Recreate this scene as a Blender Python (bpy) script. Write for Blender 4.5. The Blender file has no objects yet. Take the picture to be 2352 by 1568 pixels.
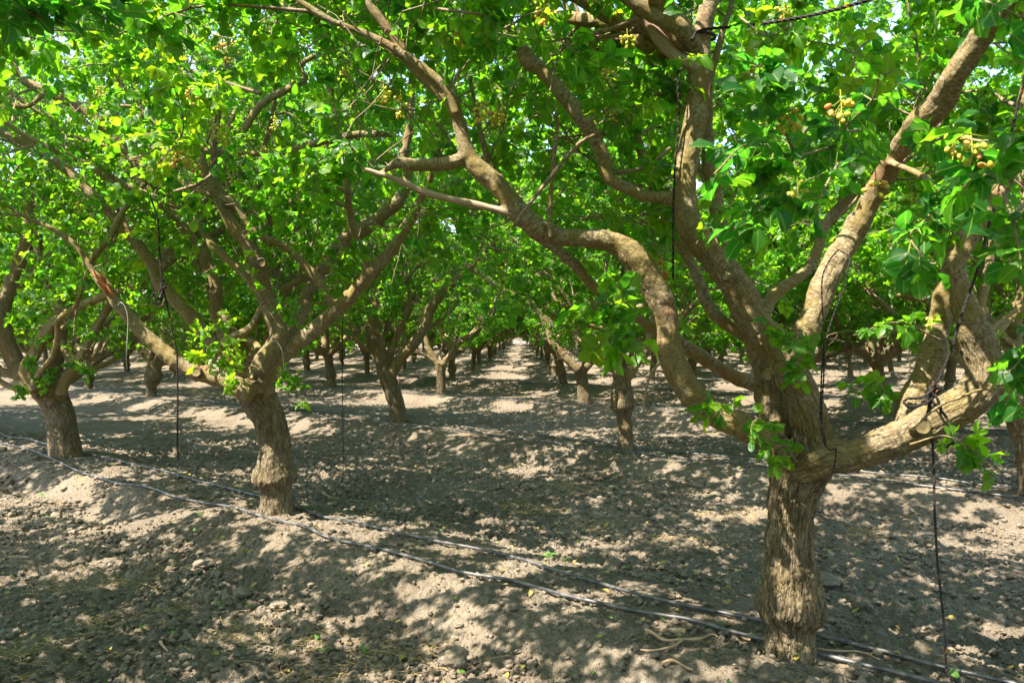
import bpy, math, random
import numpy as np
from mathutils import Vector

sc = bpy.context.scene
COL = sc.collection

# ------------------------------------------------------------------ camera
CAM_H = 1.65
FPX = 1917.0            # focal length for a 2352 px wide frame
PITCH = math.atan2(16.0, FPX)
cam_d = bpy.data.cameras.new('camera')
cam = bpy.data.objects.new('camera', cam_d)
COL.objects.link(cam)
cam.location = (0, 0, CAM_H)
cam.rotation_euler = (math.pi / 2 - PITCH, 0, 0)
cam_d.sensor_width = 36.0
cam_d.lens = FPX / 2352 * 36
cam_d.clip_start = 0.05
cam_d.clip_end = 2000
cam_d.dof.use_dof = True
cam_d.dof.focus_distance = 5.5
cam_d.dof.aperture_fstop = 7.1
sc.camera = cam

# ------------------------------------------------------------------ light
SUN_EL = math.radians(58)
SUN_DIR = Vector((-0.84 * math.cos(SUN_EL), -0.54 * math.cos(SUN_EL), math.sin(SUN_EL))).normalized()   # towards the sun
world = bpy.data.worlds.new("World")
sc.world = world
world.use_nodes = True
wn = world.node_tree
sky = wn.nodes.new('ShaderNodeTexSky')
sky.sky_type = 'NISHITA'
sky.sun_disc = False
sky.sun_elevation = SUN_EL
sky.sun_rotation = math.atan2(SUN_DIR.x, SUN_DIR.y)
bg = wn.nodes['Background']
bg.inputs['Strength'].default_value = 0.15
wn.links.new(sky.outputs[0], bg.inputs['Color'])
sun_d = bpy.data.lights.new('sun', 'SUN')
sun_d.energy = 5.0
sun_d.angle = math.radians(0.5)
sun_d.color = (1.0, 0.93, 0.80)
sun = bpy.data.objects.new('sun', sun_d)
COL.objects.link(sun)
sun.rotation_euler = SUN_DIR.to_track_quat('Z', 'Y').to_euler()
sc.view_settings.view_transform = 'Standard'
sc.view_settings.look = 'None'
sc.view_settings.gamma = 1
sc.view_settings.exposure = 2.05
sc.render.engine = 'CYCLES'
cy = sc.cycles
cy.max_bounces = 9
cy.diffuse_bounces = 6
cy.glossy_bounces = 2
cy.transmission_bounces = 4
cy.transparent_max_bounces = 4
cy.caustics_reflective = False
cy.caustics_refractive = False
cy.sample_clamp_indirect = 6
cy.use_denoising = True

# ------------------------------------------------------------------ numpy noise
def _hash(ix, iy, iz, seed=0):
    h = (ix.astype(np.int64) * 374761393 + iy.astype(np.int64) * 668265263 + iz.astype(np.int64) * 1274126177 + seed * 974711) & 0xFFFFFFFF
    h = ((h ^ (h >> 13)) * 1274126177) & 0xFFFFFFFF
    h = ((h ^ (h >> 16)) * 2246822519) & 0xFFFFFFFF
    return ((h ^ (h >> 15)) & 0xFFFFFF) / float(0xFFFFFF)

def vnoise(p, seed=0):
    i = np.floor(p)
    f = p - i
    f = f * f * f * (f * (f * 6 - 15) + 10)
    i = i.astype(np.int64)
    r = 0
    for dx in (0, 1):
        for dy in (0, 1):
            for dz in (0, 1):
                w = (f[:, 0] if dx else 1 - f[:, 0]) * (f[:, 1] if dy else 1 - f[:, 1]) * (f[:, 2] if dz else 1 - f[:, 2])
                r = r + w * _hash(i[:, 0] + dx, i[:, 1] + dy, i[:, 2] + dz, seed)
    return r * 2 - 1

def fbm(p, octs=4, seed=0):
    a, s, r = 1.0, 1.0, 0
    for o in range(octs):
        r = r + a * vnoise(p * s + 13.7 * o, seed + o)
        a *= 0.5
        s *= 2.03
    return r

def worley(p, seed=0):
    i = np.floor(p).astype(np.int64)
    f1 = np.full(len(p), 9.0)
    f2 = np.full(len(p), 9.0)
    for dx in (-1, 0, 1):
        for dy in (-1, 0, 1):
            for dz in (-1, 0, 1):
                c = i + np.array([dx, dy, dz])
                q = np.stack([_hash(c[:, 0], c[:, 1], c[:, 2], seed + k) for k in range(3)], 1) + c
                d = np.linalg.norm(q - p, axis=1)
                m = d < f1
                f2 = np.where(m, f1, np.minimum(f2, d))
                f1 = np.where(m, d, f1)
    return f1, f2

def clod_bumps(x, y, cell, rmin, rmax, seed, dens=1.0):
    """height of half-buried round clods, one per cell"""
    ix = np.floor(x / cell).astype(np.int64)
    iy = np.floor(y / cell).astype(np.int64)
    out = np.zeros_like(x)
    z = np.zeros_like(ix)
    for dx in (-1, 0, 1):
        for dy in (-1, 0, 1):
            cx, cy_ = ix + dx, iy + dy
            px = (cx + _hash(cx, cy_, z, seed)) * cell
            py = (cy_ + _hash(cx, cy_, z, seed + 1)) * cell
            rr = rmin + (rmax - rmin) * _hash(cx, cy_, z, seed + 2) ** 2
            on = _hash(cx, cy_, z, seed + 3) < dens
            d2 = (x - px) ** 2 + (y - py) ** 2
            out = np.maximum(out, np.where(on, np.sqrt(np.maximum(rr * rr - d2, 0)) * 0.75, 0))
    return out

def sstep(a, b, x):
    t = np.clip((x - a) / (b - a), 0, 1)
    return t * t * (3 - 2 * t)

# ------------------------------------------------------------------ frame <-> world helpers
CP, SP = math.cos(PITCH), math.sin(PITCH)
def ray(px, py):
    x = (px - 1176.0) / FPX
    v = (784.0 - py) / FPX
    return np.array([x, CP + v * SP, -SP + v * CP])

def at(px, py, Y):
    d = ray(px, py)
    return np.array([0, 0, CAM_H]) + d * (Y / d[1])

def project(P):
    q = P - np.array([0, 0, CAM_H])
    depth = q[:, 1] * CP - q[:, 2] * SP
    up = q[:, 1] * SP + q[:, 2] * CP
    dd = np.where(np.abs(depth) < 1e-4, 1e-4, depth)
    return 1176 + q[:, 0] / dd * FPX, 784 - up / dd * FPX, depth

# ------------------------------------------------------------------ orchard layout
T1P = np.array([1.46, 4.38])
RV = np.array([-3.729, 3.416])       # along a tree row
DV = np.array([0.099, 7.75])         # down the alley
RN = np.array([RV[1], -RV[0]]) / np.linalg.norm(RV)   # across the rows
ROWGAP = float(DV @ RN)

def row_offset(x, y):
    t = (x - T1P[0]) * RN[0] + (y - T1P[1]) * RN[1]
    return t - np.round(t / ROWGAP) * ROWGAP

def ground(x, y):
    x = np.atleast_1d(np.asarray(x, float))
    y = np.atleast_1d(np.asarray(y, float))
    p = np.stack([x, y, np.zeros_like(x)], 1)
    wob = 0.22 * vnoise(p * 0.55 + 3.1, 5)
    t = row_offset(x, y)
    a = np.abs(t) + wob * sstep(0.3, 0.8, np.abs(t))
    h = -0.23 * sstep(0.30, 1.20, a)
    h = h + 0.035 * np.exp(-((a - 1.22) / 0.13) ** 2)
    h = h + 0.018 * vnoise(p * 1.7, 6) + 0.03 * vnoise(p * 0.5 + 7, 7)
    return h

def on_ground(px, py):
    d = ray(px, py)
    z = 0.0
    for _ in range(25):
        k = (z - CAM_H) / d[2]
        P = d * k
        z = 0.6 * float(ground(P[0], P[1])[0]) + 0.4 * z
    return np.array([P[0], P[1], float(ground(P[0], P[1])[0])])

# ------------------------------------------------------------------ mesh + object helpers
def mk_mesh(name, V, faces, mat=None, smooth=True, attrs=None):
    V = np.asarray(V, np.float32)
    me = bpy.data.meshes.new(name)
    faces = [np.asarray(f, np.int32) for f in faces if len(f)]
    nl = sum(f.size for f in faces)
    npoly = sum(len(f) for f in faces)
    me.vertices.add(len(V))
    me.vertices.foreach_set('co', V.ravel())
    me.loops.add(nl)
    me.polygons.add(npoly)
    if npoly:
        me.loops.foreach_set('vertex_index', np.concatenate([f.ravel() for f in faces]))
        tot = np.concatenate([np.full(len(f), f.shape[1], np.int32) for f in faces])
        st = np.concatenate([[0], np.cumsum(tot)[:-1]]).astype(np.int32)
        me.polygons.foreach_set('loop_start', st)
        me.polygons.foreach_set('use_smooth', np.full(npoly, smooth, bool))
    for k, v in (attrs or {}).items():
        v = np.asarray(v, np.float32)
        if v.ndim == 1:
            a = me.attributes.new(k, 'FLOAT', 'POINT')
            a.data.foreach_set('value', v)
        else:
            a = me.attributes.new(k, 'FLOAT_VECTOR', 'POINT')
            a.data.foreach_set('vector', v.ravel())
    me.update(calc_edges=True)
    if mat:
        me.materials.append(mat)
    return me

def obj(name, me, parent=None, loc=(0, 0, 0)):
    o = bpy.data.objects.new(name, me)
    COL.objects.link(o)
    o.location = loc
    if parent is not None:
        o.parent = parent
    return o

def tag(o, label=None, cat=None, group=None, kind=None):
    if label: o['label'] = label
    if cat: o['category'] = cat
    if group: o['group'] = group
    if kind: o['kind'] = kind
    return o

class MB:
    def __init__(s):
        s.V, s.Q, s.T, s.n, s.A = [], [], [], 0, {}
    def add(s, V, Q=None, T=None, **attrs):
        V = np.asarray(V, np.float32).reshape(-1, 3)
        s.V.append(V)
        if Q is not None and len(Q): s.Q.append(np.asarray(Q, np.int64) + s.n)
        if T is not None and len(T): s.T.append(np.asarray(T, np.int64) + s.n)
        for k, v in attrs.items():
            s.A.setdefault(k, []).append(np.asarray(v, np.float32))
        s.n += len(V)
    def mesh(s, name, mat=None, smooth=True, off=None):
        if not s.V: return None
        V = np.concatenate(s.V)
        if off is not None: V = V - np.asarray(off, np.float32)
        f = []
        if s.Q: f.append(np.concatenate(s.Q))
        if s.T: f.append(np.concatenate(s.T))
        return mk_mesh(name, V, f, mat, smooth, {k: np.concatenate(v) for k, v in s.A.items()})

def frames(P):
    P = np.asarray(P, float)
    T = np.gradient(P, axis=0)
    T /= np.linalg.norm(T, axis=1)[:, None] + 1e-12
    a = np.array([0.0, 1.0, 0.0]) if abs(T[0][1]) < 0.9 else np.array([1.0, 0, 0])
    e = a - T[0] * (a @ T[0])
    E1 = np.empty_like(P)
    for i in range(len(P)):
        e = e - T[i] * (e @ T[i])
        e = e / (np.linalg.norm(e) + 1e-12)
        E1[i] = e
    return T, E1, np.cross(T, E1)

def tube(P, R, sides=6, cap=True, jit=None):
    P = np.asarray(P, float)
    R = np.asarray(R, float)
    T, E1, E2 = frames(P)
    n = len(P)
    th = np.arange(sides) * 2 * math.pi / sides
    ring = E1[:, None, :] * np.cos(th)[None, :, None] + E2[:, None, :] * np.sin(th)[None, :, None]
    RR = R[:, None, None]
    if jit is not None: RR = RR * jit[:, :, None]
    V = (P[:, None, :] + ring * RR).reshape(-1, 3)
    i = np.arange(n - 1)[:, None] * sides
    j = np.arange(sides)[None, :]
    k = (j + 1) % sides
    Q = np.stack([i + j, i + k, i + sides + k, i + sides + j], -1).reshape(-1, 4)
    s = np.concatenate([[0], np.cumsum(np.linalg.norm(np.diff(P, axis=0), axis=1))])
    rm = max(float(R.mean()), 0.004)
    bk = np.stack([np.broadcast_to(np.cos(th) * rm, (n, sides)), np.broadcast_to(np.sin(th) * rm, (n, sides)), np.broadcast_to(s[:, None], (n, sides))], -1).reshape(-1, 3)
    Tt = np.zeros((0, 3), int)
    if cap:
        V = np.concatenate([V, [P[0] - T[0] * R[0] * 0.3], [P[-1] + T[-1] * R[-1] * 0.5]])
        bk = np.concatenate([bk, [[0, 0, 0]], [[0, 0, s[-1]]]])
        a, b = n * sides, n * sides + 1
        jj = np.arange(sides)
        kk = (jj + 1) % sides
        Tt = np.concatenate([np.stack([np.full(sides, a), kk, jj], 1), np.stack([np.full(sides, b), (n - 1) * sides + jj, (n - 1) * sides + kk], 1)])
    return V, Q, Tt, bk

def catmull(P, step):
    P = np.asarray(P, float)
    if len(P) < 3:
        n = max(2, int(np.linalg.norm(P[-1][:3] - P[0][:3]) / step) + 1)
        t = np.linspace(0, 1, n)[:, None]
        return P[0] * (1 - t) + P[-1] * t
    E = np.vstack([2 * P[0] - P[1], P, 2 * P[-1] - P[-2]])
    out = []
    for i in range(1, len(E) - 2):
        n = max(1, int(np.linalg.norm(E[i + 1][:3] - E[i][:3]) / step))
        t = (np.arange(n) / n)[:, None]
        a, b, c, d = E[i - 1], E[i], E[i + 1], E[i + 2]
        out.append(0.5 * (2 * b + (c - a) * t + (2 * a - 5 * b + 4 * c - d) * t ** 2 + (3 * b - a - 3 * c + d) * t ** 3))
    out.append(P[-1:])
    return np.vstack(out)

def unit(v):
    return v / (np.linalg.norm(v, axis=-1, keepdims=True) + 1e-12)

# ------------------------------------------------------------------ materials
class NT:
    def __init__(s, name):
        s.m = bpy.data.materials.new(name)
        s.m.use_nodes = True
        s.t = s.m.node_tree
        s.t.nodes.clear()
        s.out = s.t.nodes.new('ShaderNodeOutputMaterial')
    def n(s, kind, ins=None, **props):
        nd = s.t.nodes.new('ShaderNode' + kind)
        for k, v in props.items(): setattr(nd, k, v)
        for k, v in (ins or {}).items():
            if hasattr(v, 'links') or isinstance(v, bpy.types.NodeSocket): s.t.links.new(v, nd.inputs[k])
            else: nd.inputs[k].default_value = v
        return nd
    def attr(s, name):
        return s.n('Attribute', attribute_name=name)
    def ramp(s, fac, stops, interp='LINEAR'):
        r = s.n('ValToRGB', {'Fac': fac})
        e = r.color_ramp.elements
        r.color_ramp.interpolation = interp
        while len(e) < len(stops): e.new(0.5)
        for i, (p, c) in enumerate(stops):
            e[i].position = p
            e[i].color = (c, c, c, 1) if isinstance(c, (int, float)) else (*c, 1)
        return r.outputs['Color']
    def mix(s, fac, a, b, mode='MIX'):
        nd = s.n('Mix', data_type='RGBA', blend_type=mode)
        for idx, v in ((0, fac), (6, a), (7, b)):
            if isinstance(v, bpy.types.NodeSocket): s.t.links.new(v, nd.inputs[idx])
            elif isinstance(v, (int, float)): nd.inputs[idx].default_value = v
            else: nd.inputs[idx].default_value = (*v, 1)
        return nd.outputs[2]
    def math(s, op, a, b=0.0):
        nd = s.n('Math', operation=op)
        for idx, v in ((0, a), (1, b)):
            if isinstance(v, bpy.types.NodeSocket): s.t.links.new(v, nd.inputs[idx])
            else: nd.inputs[idx].default_value = v
        return nd.outputs[0]
    def bump(s, h, strength, dist):
        return s.n('Bump', {'Height': h, 'Strength': strength, 'Distance': dist}).outputs[0]
    def pbsdf(s, col, rough, normal=None, spec=0.3):
        ins = {'Base Color': col if isinstance(col, bpy.types.NodeSocket) else (*col, 1), 'Roughness': rough, 'Specular IOR Level': spec}
        if normal is not None: ins['Normal'] = normal
        return s.n('BsdfPrincipled', ins)
    def done(s, sh):
        s.t.links.new(sh, s.out.inputs['Surface'])
        return s.m

def bark_material():
    m = NT('bark')
    bk = m.attr('bk').outputs['Vector']
    rough = m.attr('rough').outputs['Fac']
    pos = m.n('TexCoord').outputs['Object']
    sq = m.n('Mapping', {'Vector': bk, 'Scale': (1, 1, 0.32)}).outputs[0]
    warp = m.n('TexNoise', {'Vector': sq, 'Scale': 30.0, 'Detail': 2.0}).outputs['Color']
    sqw = m.n('VectorMath', {0: sq, 1: m.n('VectorMath', {0: warp, 'Scale': 0.034}, operation='SCALE').outputs[0]}, operation='ADD').outputs[0]
    ed = m.n('TexVoronoi', {'Vector': sqw, 'Scale': 66.0}, feature='DISTANCE_TO_EDGE').outputs['Distance']
    fis = m.n('TexNoise', {'Vector': m.n('Mapping', {'Vector': bk, 'Scale': (75, 75, 9)}).outputs[0], 'Scale': 1.0, 'Detail': 5.0, 'Roughness': 0.6, 'Distortion': 0.6}).outputs['Fac']
    msk = m.n('TexNoise', {'Vector': bk, 'Scale': 14.0, 'Detail': 3.0}).outputs['Fac']
    cr1 = m.math('MAXIMUM', m.ramp(ed, [(0.0, 0.15), (0.06, 0.6), (0.16, 1.0)]), m.ramp(msk, [(0.42, 0.0), (0.60, 0.9)]))
    cr2 = m.ramp(fis, [(0.36, 0.0), (0.47, 1.0)])
    crack = m.math('MULTIPLY', cr1, cr2)
    vc = m.n('TexVoronoi', {'Vector': sqw, 'Scale': 66.0}).outputs['Color']
    vcv = m.n('SeparateColor', {'Color': vc}).outputs[0]
    big = m.n('TexNoise', {'Vector': pos, 'Scale': 3.5, 'Detail': 4.0}).outputs['Fac']
    fine = m.n('TexNoise', {'Vector': bk, 'Scale': 160.0, 'Detail': 5.0, 'Roughness': 0.7}).outputs['Fac']
    # rough trunk bark
    plate = m.mix(m.ramp(big, [(0.35, 0.0), (0.65, 1.0)]), (0.180, 0.135, 0.080), (0.262, 0.215, 0.142))
    plate = m.mix(m.math('MULTIPLY', vcv, 0.55), plate, (0.125, 0.090, 0.050))
    tr = m.mix(crack, (0.060, 0.042, 0.026), plate)
    # smooth limb bark: pale grey skin with fine cross-wise lenticels and ochre crust
    band = m.n('TexNoise', {'Vector': m.n('Mapping', {'Vector': bk, 'Scale': (34, 34, 95)}).outputs[0], 'Scale': 1.0, 'Detail': 4.0, 'Roughness': 0.65}).outputs['Fac']
    sm = m.mix(m.ramp(band, [(0.42, 0.0), (0.56, 1.0)]), (0.140, 0.100, 0.048), (0.310, 0.245, 0.150))
    col = m.mix(m.ramp(rough, [(0.2, 0.0), (0.75, 1.0)]), sm, tr)
    lich = m.n('TexNoise', {'Vector': pos, 'Scale': 5.0, 'Detail': 6.0, 'Roughness': 0.68}).outputs['Fac']
    lf = m.math('MULTIPLY', m.ramp(lich, [(0.44, 0.0), (0.56, 1.0)]), m.ramp(rough, [(0.0, 0.9), (0.8, 0.55), (1.0, 0.25)]))
    col = m.mix(m.math('MULTIPLY', lf, 0.75), col, (0.195, 0.140, 0.030))
    red = m.n('TexNoise', {'Vector': pos, 'Scale': 2.3, 'Detail': 5.0}).outputs['Fac']
    col = m.mix(m.math('MULTIPLY', m.ramp(red, [(0.62, 0.0), (0.72, 1.0)]), 0.55), col, (0.25, 0.115, 0.06))
    col = m.mix(m.ramp(fine, [(0.3, 0.25), (0.55, 0.0)]), col, (0.055, 0.038, 0.022))
    h = m.math('ADD', m.math('MULTIPLY', crack, m.math('ADD', rough, 0.12)), m.math('MULTIPLY', fine, 0.45))
    h = m.math('ADD', h, m.math('MULTIPLY', band, 0.12))
    b = m.pbsdf(col, 0.85, m.bump(h, 1.0, 0.008), 0.25)
    return m.done(b.outputs[0])

def twig_material():
    m = NT('twig_bark')
    bk = m.attr('bk').outputs['Vector']
    f = m.n('TexNoise', {'Vector': m.n('Mapping', {'Vector': bk, 'Scale': (60, 60, 45)}).outputs[0], 'Scale': 1.0, 'Detail': 4.0}).outputs['Fac']
    pos = m.n('TexCoord').outputs['Object']
    g = m.n('TexNoise', {'Vector': pos, 'Scale': 2.0, 'Detail': 2.0}).outputs['Fac']
    col = m.mix(m.ramp(f, [(0.35, 0.0), (0.65, 1.0)]), (0.13, 0.085, 0.050), (0.29, 0.21, 0.14))
    col = m.mix(m.ramp(g, [(0.45, 0.0), (0.7, 0.5)]), col, (0.22, 0.17, 0.06))
    return m.done(m.pbsdf(col, 0.8, m.bump(f, 0.6, 0.003), 0.3).outputs[0])

def wood_material(name, c1, c2, sc_=(80, 80, 10)):
    m = NT(name)
    bk = m.attr('bk').outputs['Vector']
    f = m.n('TexNoise', {'Vector': m.n('Mapping', {'Vector': bk, 'Scale': sc_}).outputs[0], 'Scale': 1.0, 'Detail': 5.0}).outputs['Fac']
    col = m.mix(m.ramp(f, [(0.35, 0.0), (0.65, 1.0)]), c1, c2)
    return m.done(m.pbsdf(col, 0.75, m.bump(f, 0.7, 0.004), 0.25).outputs[0])

def scar_material():
    m = NT('sawn_wood')
    pos = m.attr('bk').outputs['Vector']
    w = m.n('TexWave', {'Vector': pos, 'Scale': 60.0, 'Distortion': 2.5, 'Detail': 3.0}, wave_type='RINGS', rings_direction='Z').outputs['Fac']
    f = m.n('TexNoise', {'Vector': pos, 'Scale': 40.0, 'Detail': 4.0}).outputs['Fac']
    col = m.mix(w, (0.17, 0.125, 0.06), (0.23, 0.18, 0.09))
    col = m.mix(m.ramp(f, [(0.4, 0.0), (0.7, 0.7)]), col, (0.11, 0.085, 0.045))
    return m.done(m.pbsdf(col, 0.85, m.bump(w, 0.4, 0.003), 0.2).outputs[0])

def leaf_material():
    m = NT('pistachio_leaf')
    lc = m.n('SeparateXYZ', {'Vector': m.attr('leafco').outputs['Vector']})
    t, w, rnd = lc.outputs[0], lc.outputs[1], lc.outputs[2]
    aw = m.math('ABSOLUTE', w)
    rib = m.ramp(aw, [(0.015, 1.0), (0.035, 0.0)])
    # lateral veins slant forward from the midrib
    ph = m.math('SUBTRACT', m.math('MULTIPLY', t, 11.0), m.math('MULTIPLY', aw, 9.0))
    fr = m.math('ABSOLUTE', m.math('SUBTRACT', m.math('FRACT', ph), 0.5))
    vein = m.ramp(fr, [(0.02, 1.0), (0.09, 0.0)])
    base = m.ramp(rnd, [(0.0, (0.014, 0.078, 0.016)), (0.35, (0.034, 0.125, 0.008)), (0.75, (0.060, 0.165, 0.007)), (1.0, (0.130, 0.220, 0.008))])  # dark cool low end puts a shaded-leaf tone into the colour
    base = m.mix(m.math('MULTIPLY', vein, 0.25), base, (0.10, 0.20, 0.03))
    base = m.mix(m.math('MULTIPLY', rib, 0.75), base, (0.22, 0.30, 0.06))
    trc = m.ramp(rnd, [(0.0, (0.075, 0.40, 0.020)), (0.5, (0.22, 0.58, 0.008)), (1.0, (0.46, 0.68, 0.010))])
    trc = m.mix(m.math('MULTIPLY', rib, 0.6), trc, (0.5, 0.62, 0.10))
    bn = m.bump(m.math('ADD', m.math('MULTIPLY', vein, -0.5), m.math('MULTIPLY', rib, -1.0)), 0.35, 0.002)
    pb = m.pbsdf(base, 0.38, bn, 0.42)
    tl = m.n('BsdfTranslucent', {'Color': trc})
    mx = m.n('MixShader', {0: 0.55, 1: pb.outputs[0], 2: tl.outputs[0]})
    return m.done(mx.outputs[0])

def stalk_material():
    m = NT('leaf_stalk')
    return m.done(m.pbsdf((0.24, 0.30, 0.06), 0.5).outputs[0])

def nut_material():
    m = NT('pistachio_hull')
    r = m.attr('tint').outputs['Fac']
    col = m.ramp(r, [(0.0, (0.36, 0.42, 0.05)), (0.45, (0.62, 0.58, 0.07)), (0.8, (0.72, 0.54, 0.08)), (1.0, (0.66, 0.22, 0.10))])
    f = m.n('TexNoise', {'Vector': m.n('TexCoord').outputs['Object'], 'Scale': 90.0, 'Detail': 3.0}).outputs['Fac']
    col = m.mix(m.ramp(f, [(0.55, 0.0), (0.72, 0.5)]), col, (0.40, 0.16, 0.06))
    pb = m.pbsdf(col, 0.45, None, 0.4)
    tl = m.n('BsdfTranslucent', {'Color': col})
    return m.done(m.n('MixShader', {0: 0.3, 1: pb.outputs[0], 2: tl.outputs[0]}).outputs[0])

def soil_material(name, geo):
    m = NT(name)
    pos = m.n('TexCoord').outputs['Object']
    a = m.n('TexNoise', {'Vector': pos, 'Scale': 1.3, 'Detail': 5.0}).outputs['Fac']
    b = m.n('TexNoise', {'Vector': pos, 'Scale': 24.0, 'Detail': 6.0, 'Roughness': 0.7}).outputs['Fac']
    c = m.n('TexNoise', {'Vector': pos, 'Scale': 170.0, 'Detail': 4.0, 'Roughness': 0.7}).outputs['Fac']
    col = m.mix(m.ramp(a, [(0.35, 0.0), (0.65, 1.0)]), (0.172, 0.136, 0.100), (0.240, 0.196, 0.147))
    col = m.mix(m.ramp(b, [(0.30, 0.45), (0.6, 0.0)]), col, (0.112, 0.085, 0.060))
    col = m.mix(m.ramp(c, [(0.35, 0.35), (0.6, 0.0)]), col, (0.095, 0.073, 0.052))
    v = m.n('TexVoronoi', {'Vector': pos, 'Scale': 34.0}, feature='SMOOTH_F1').outputs['Distance']
    v2 = m.n('TexVoronoi', {'Vector': pos, 'Scale': 85.0}, feature='SMOOTH_F1').outputs['Distance']
    if geo:
        moss = m.n('TexNoise', {'Vector': pos, 'Scale': 2.1, 'Detail': 6.0, 'Roughness': 0.6}).outputs['Fac']
        col = m.mix(m.ramp(moss, [(0.60, 0.0), (0.70, 0.35)]), col, (0.23, 0.20, 0.085))
        straw = m.n('TexNoise', {'Vector': m.n('Mapping', {'Vector': pos, 'Location': (7, 3, 1)}).outputs[0], 'Scale': 1.6, 'Detail': 6.0, 'Roughness': 0.75}).outputs['Fac']
        col = m.mix(m.ramp(straw, [(0.60, 0.0), (0.68, 0.35)]), col, (0.33, 0.22, 0.085))
    h = m.math('ADD', m.math('MULTIPLY', v, -1.0), m.math('MULTIPLY', v2, -0.5))
    h = m.math('ADD', h, m.math('MULTIPLY', b, 0.6))
    h = m.math('ADD', h, m.math('MULTIPLY', c, 0.25))
    return m.done(m.pbsdf(col, 0.95, m.bump(h, 1.0, 0.03 if geo else 0.008), 0.15).outputs[0])

def flat_material(name, c1, c2, rough=0.6, scale=30.0, spec=0.3, trans=0.0):
    m = NT(name)
    pos = m.n('TexCoord').outputs['Object']
    f = m.n('TexNoise', {'Vector': pos, 'Scale': scale, 'Detail': 4.0}).outputs['Fac']
    col = m.mix(m.ramp(f, [(0.38, 0.0), (0.62, 1.0)]), c1, c2)
    pb = m.pbsdf(col, rough, m.bump(f, 0.3, 0.002), spec)
    if trans:
        tl = m.n('BsdfTranslucent', {'Color': col})
        return m.done(m.n('MixShader', {0: trans, 1: pb.outputs[0], 2: tl.outputs[0]}).outputs[0])
    return m.done(pb.outputs[0])

M = dict(bark=bark_material(), twig=twig_material(), leaf=leaf_material(), stalk=stalk_material(), nut=nut_material(),
         soil=soil_material('dry_soil', True), clod=soil_material('clod_soil', False), scar=scar_material(),
         dead=wood_material('dead_grey_wood', (0.26, 0.17, 0.11), (0.40, 0.29, 0.20)),
         torn=wood_material('torn_red_wood', (0.36, 0.10, 0.03), (0.52, 0.24, 0.09)),
         hose=flat_material('dusty_black_hose', (0.035, 0.033, 0.036), (0.130, 0.120, 0.115), 0.40, 14.0, 0.5),
         rope=flat_material('black_rope', (0.012, 0.012, 0.014), (0.045, 0.035, 0.032), 0.8, 120.0, 0.2),
         fleck=flat_material('orange_rope_fleck', (0.35, 0.10, 0.03), (0.20, 0.06, 0.02), 0.8, 90.0, 0.2),
         cord=flat_material('pale_cord', (0.40, 0.38, 0.36), (0.55, 0.52, 0.48), 0.8, 60.0, 0.2),
         straw=flat_material('dry_straw', (0.42, 0.29, 0.10), (0.55, 0.40, 0.17), 0.8, 40.0, 0.2),
         root=wood_material('peeled_root', (0.30, 0.19, 0.11), (0.46, 0.32, 0.20)),
         weed=flat_material('weed_leaf', (0.09, 0.20, 0.03), (0.16, 0.30, 0.05), 0.5, 25.0, 0.4, 0.3),
         litter=flat_material('fallen_leaf', (0.30, 0.20, 0.06), (0.38, 0.32, 0.06), 0.7, 9.0, 0.3, 0.2))

# ------------------------------------------------------------------ ground sheet
def geometric(a, b, k, d0=0.0):
    out = [a]
    while out[-1] < b:
        out.append(out[-1] + max(d0, k * abs(out[-1])))
    return out

def build_ground():
    ys = np.array([-60, -40, -25, -15, -9, -5, -2, 0, 1, 1.8, 2.4, 2.8] + geometric(3.1, 15, 0.0034) + geometric(15.1, 140, 0.010) + [180, 260, 400, 700, 1200])
    xp = [0.0]
    while xp[-1] < 2.9: xp.append(xp[-1] + 0.0135)
    while xp[-1] < 9: xp.append(xp[-1] + 0.006 * xp[-1])
    while xp[-1] < 90: xp.append(xp[-1] + 0.022 * xp[-1])
    xp += [120, 200, 400, 800]
    xs = np.array([-v for v in xp[:0:-1]] + xp)
    X, Y = np.meshgrid(xs, ys)
    x, y = X.ravel(), Y.ravel()
    z = ground(x, y)
    near = (y > 2) & (y < 42) & (np.abs(x) < 30)
    xn, yn = x[near], y[near]
    pn = np.stack([xn, yn, np.zeros_like(xn)], 1)
    a = np.abs(row_offset(xn, yn))
    cl = 0.55 + 0.45 * sstep(0.65, 1.15, a)                       # the berm top is smoother than the tilled alley
    patch = np.clip(0.65 + 0.8 * vnoise(pn * 0.9, 21), 0.15, 1.2)
    k = cl * patch
    wx = xn + 0.02 * vnoise(pn * 14, 31)
    wy = yn + 0.02 * vnoise(pn * 14 + 50, 32)
    d = clod_bumps(wx, wy, 0.21, 0.02, 0.085, 101, 0.6) * k
    d = np.maximum(d, clod_bumps(wx, wy, 0.10, 0.012, 0.048, 111, 0.75) * k)
    d = np.maximum(d, clod_bumps(wx, wy, 0.052, 0.006, 0.026, 121, 0.9) * (0.4 + 0.6 * k))
    d = d + 0.010 * fbm(pn * 9, 5, 41) * (0.5 + k) + 0.011 * fbm(pn * 34, 3, 43) * (0.75 + k)
    z[near] += d - 0.01
    nx, ny = len(xs), len(ys)
    i = np.arange(ny - 1)[:, None] * nx
    j = np.arange(nx - 1)[None, :]
    Q = np.stack([i + j, i + j + 1, i + nx + j + 1, i + nx + j], -1).reshape(-1, 4)
    o = obj('ground', mk_mesh('ground', np.stack([x, y, z], 1), [Q], M['soil']))
    tag(o, kind='structure')
build_ground()

# ------------------------------------------------------------------ lumps (clods)
def icosphere(sub):
    import bmesh
    bm = bmesh.new()
    bmesh.ops.create_icosphere(bm, subdivisions=sub, radius=1)
    V = np.array([v.co[:] for v in bm.verts])
    F = np.array([[v.index for v in f.verts] for f in bm.faces])
    bm.free()
    return V, F
ICO1, ICO2, ICO3, ICO4 = [icosphere(k) for k in (1, 2, 3, 4)]

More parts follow.
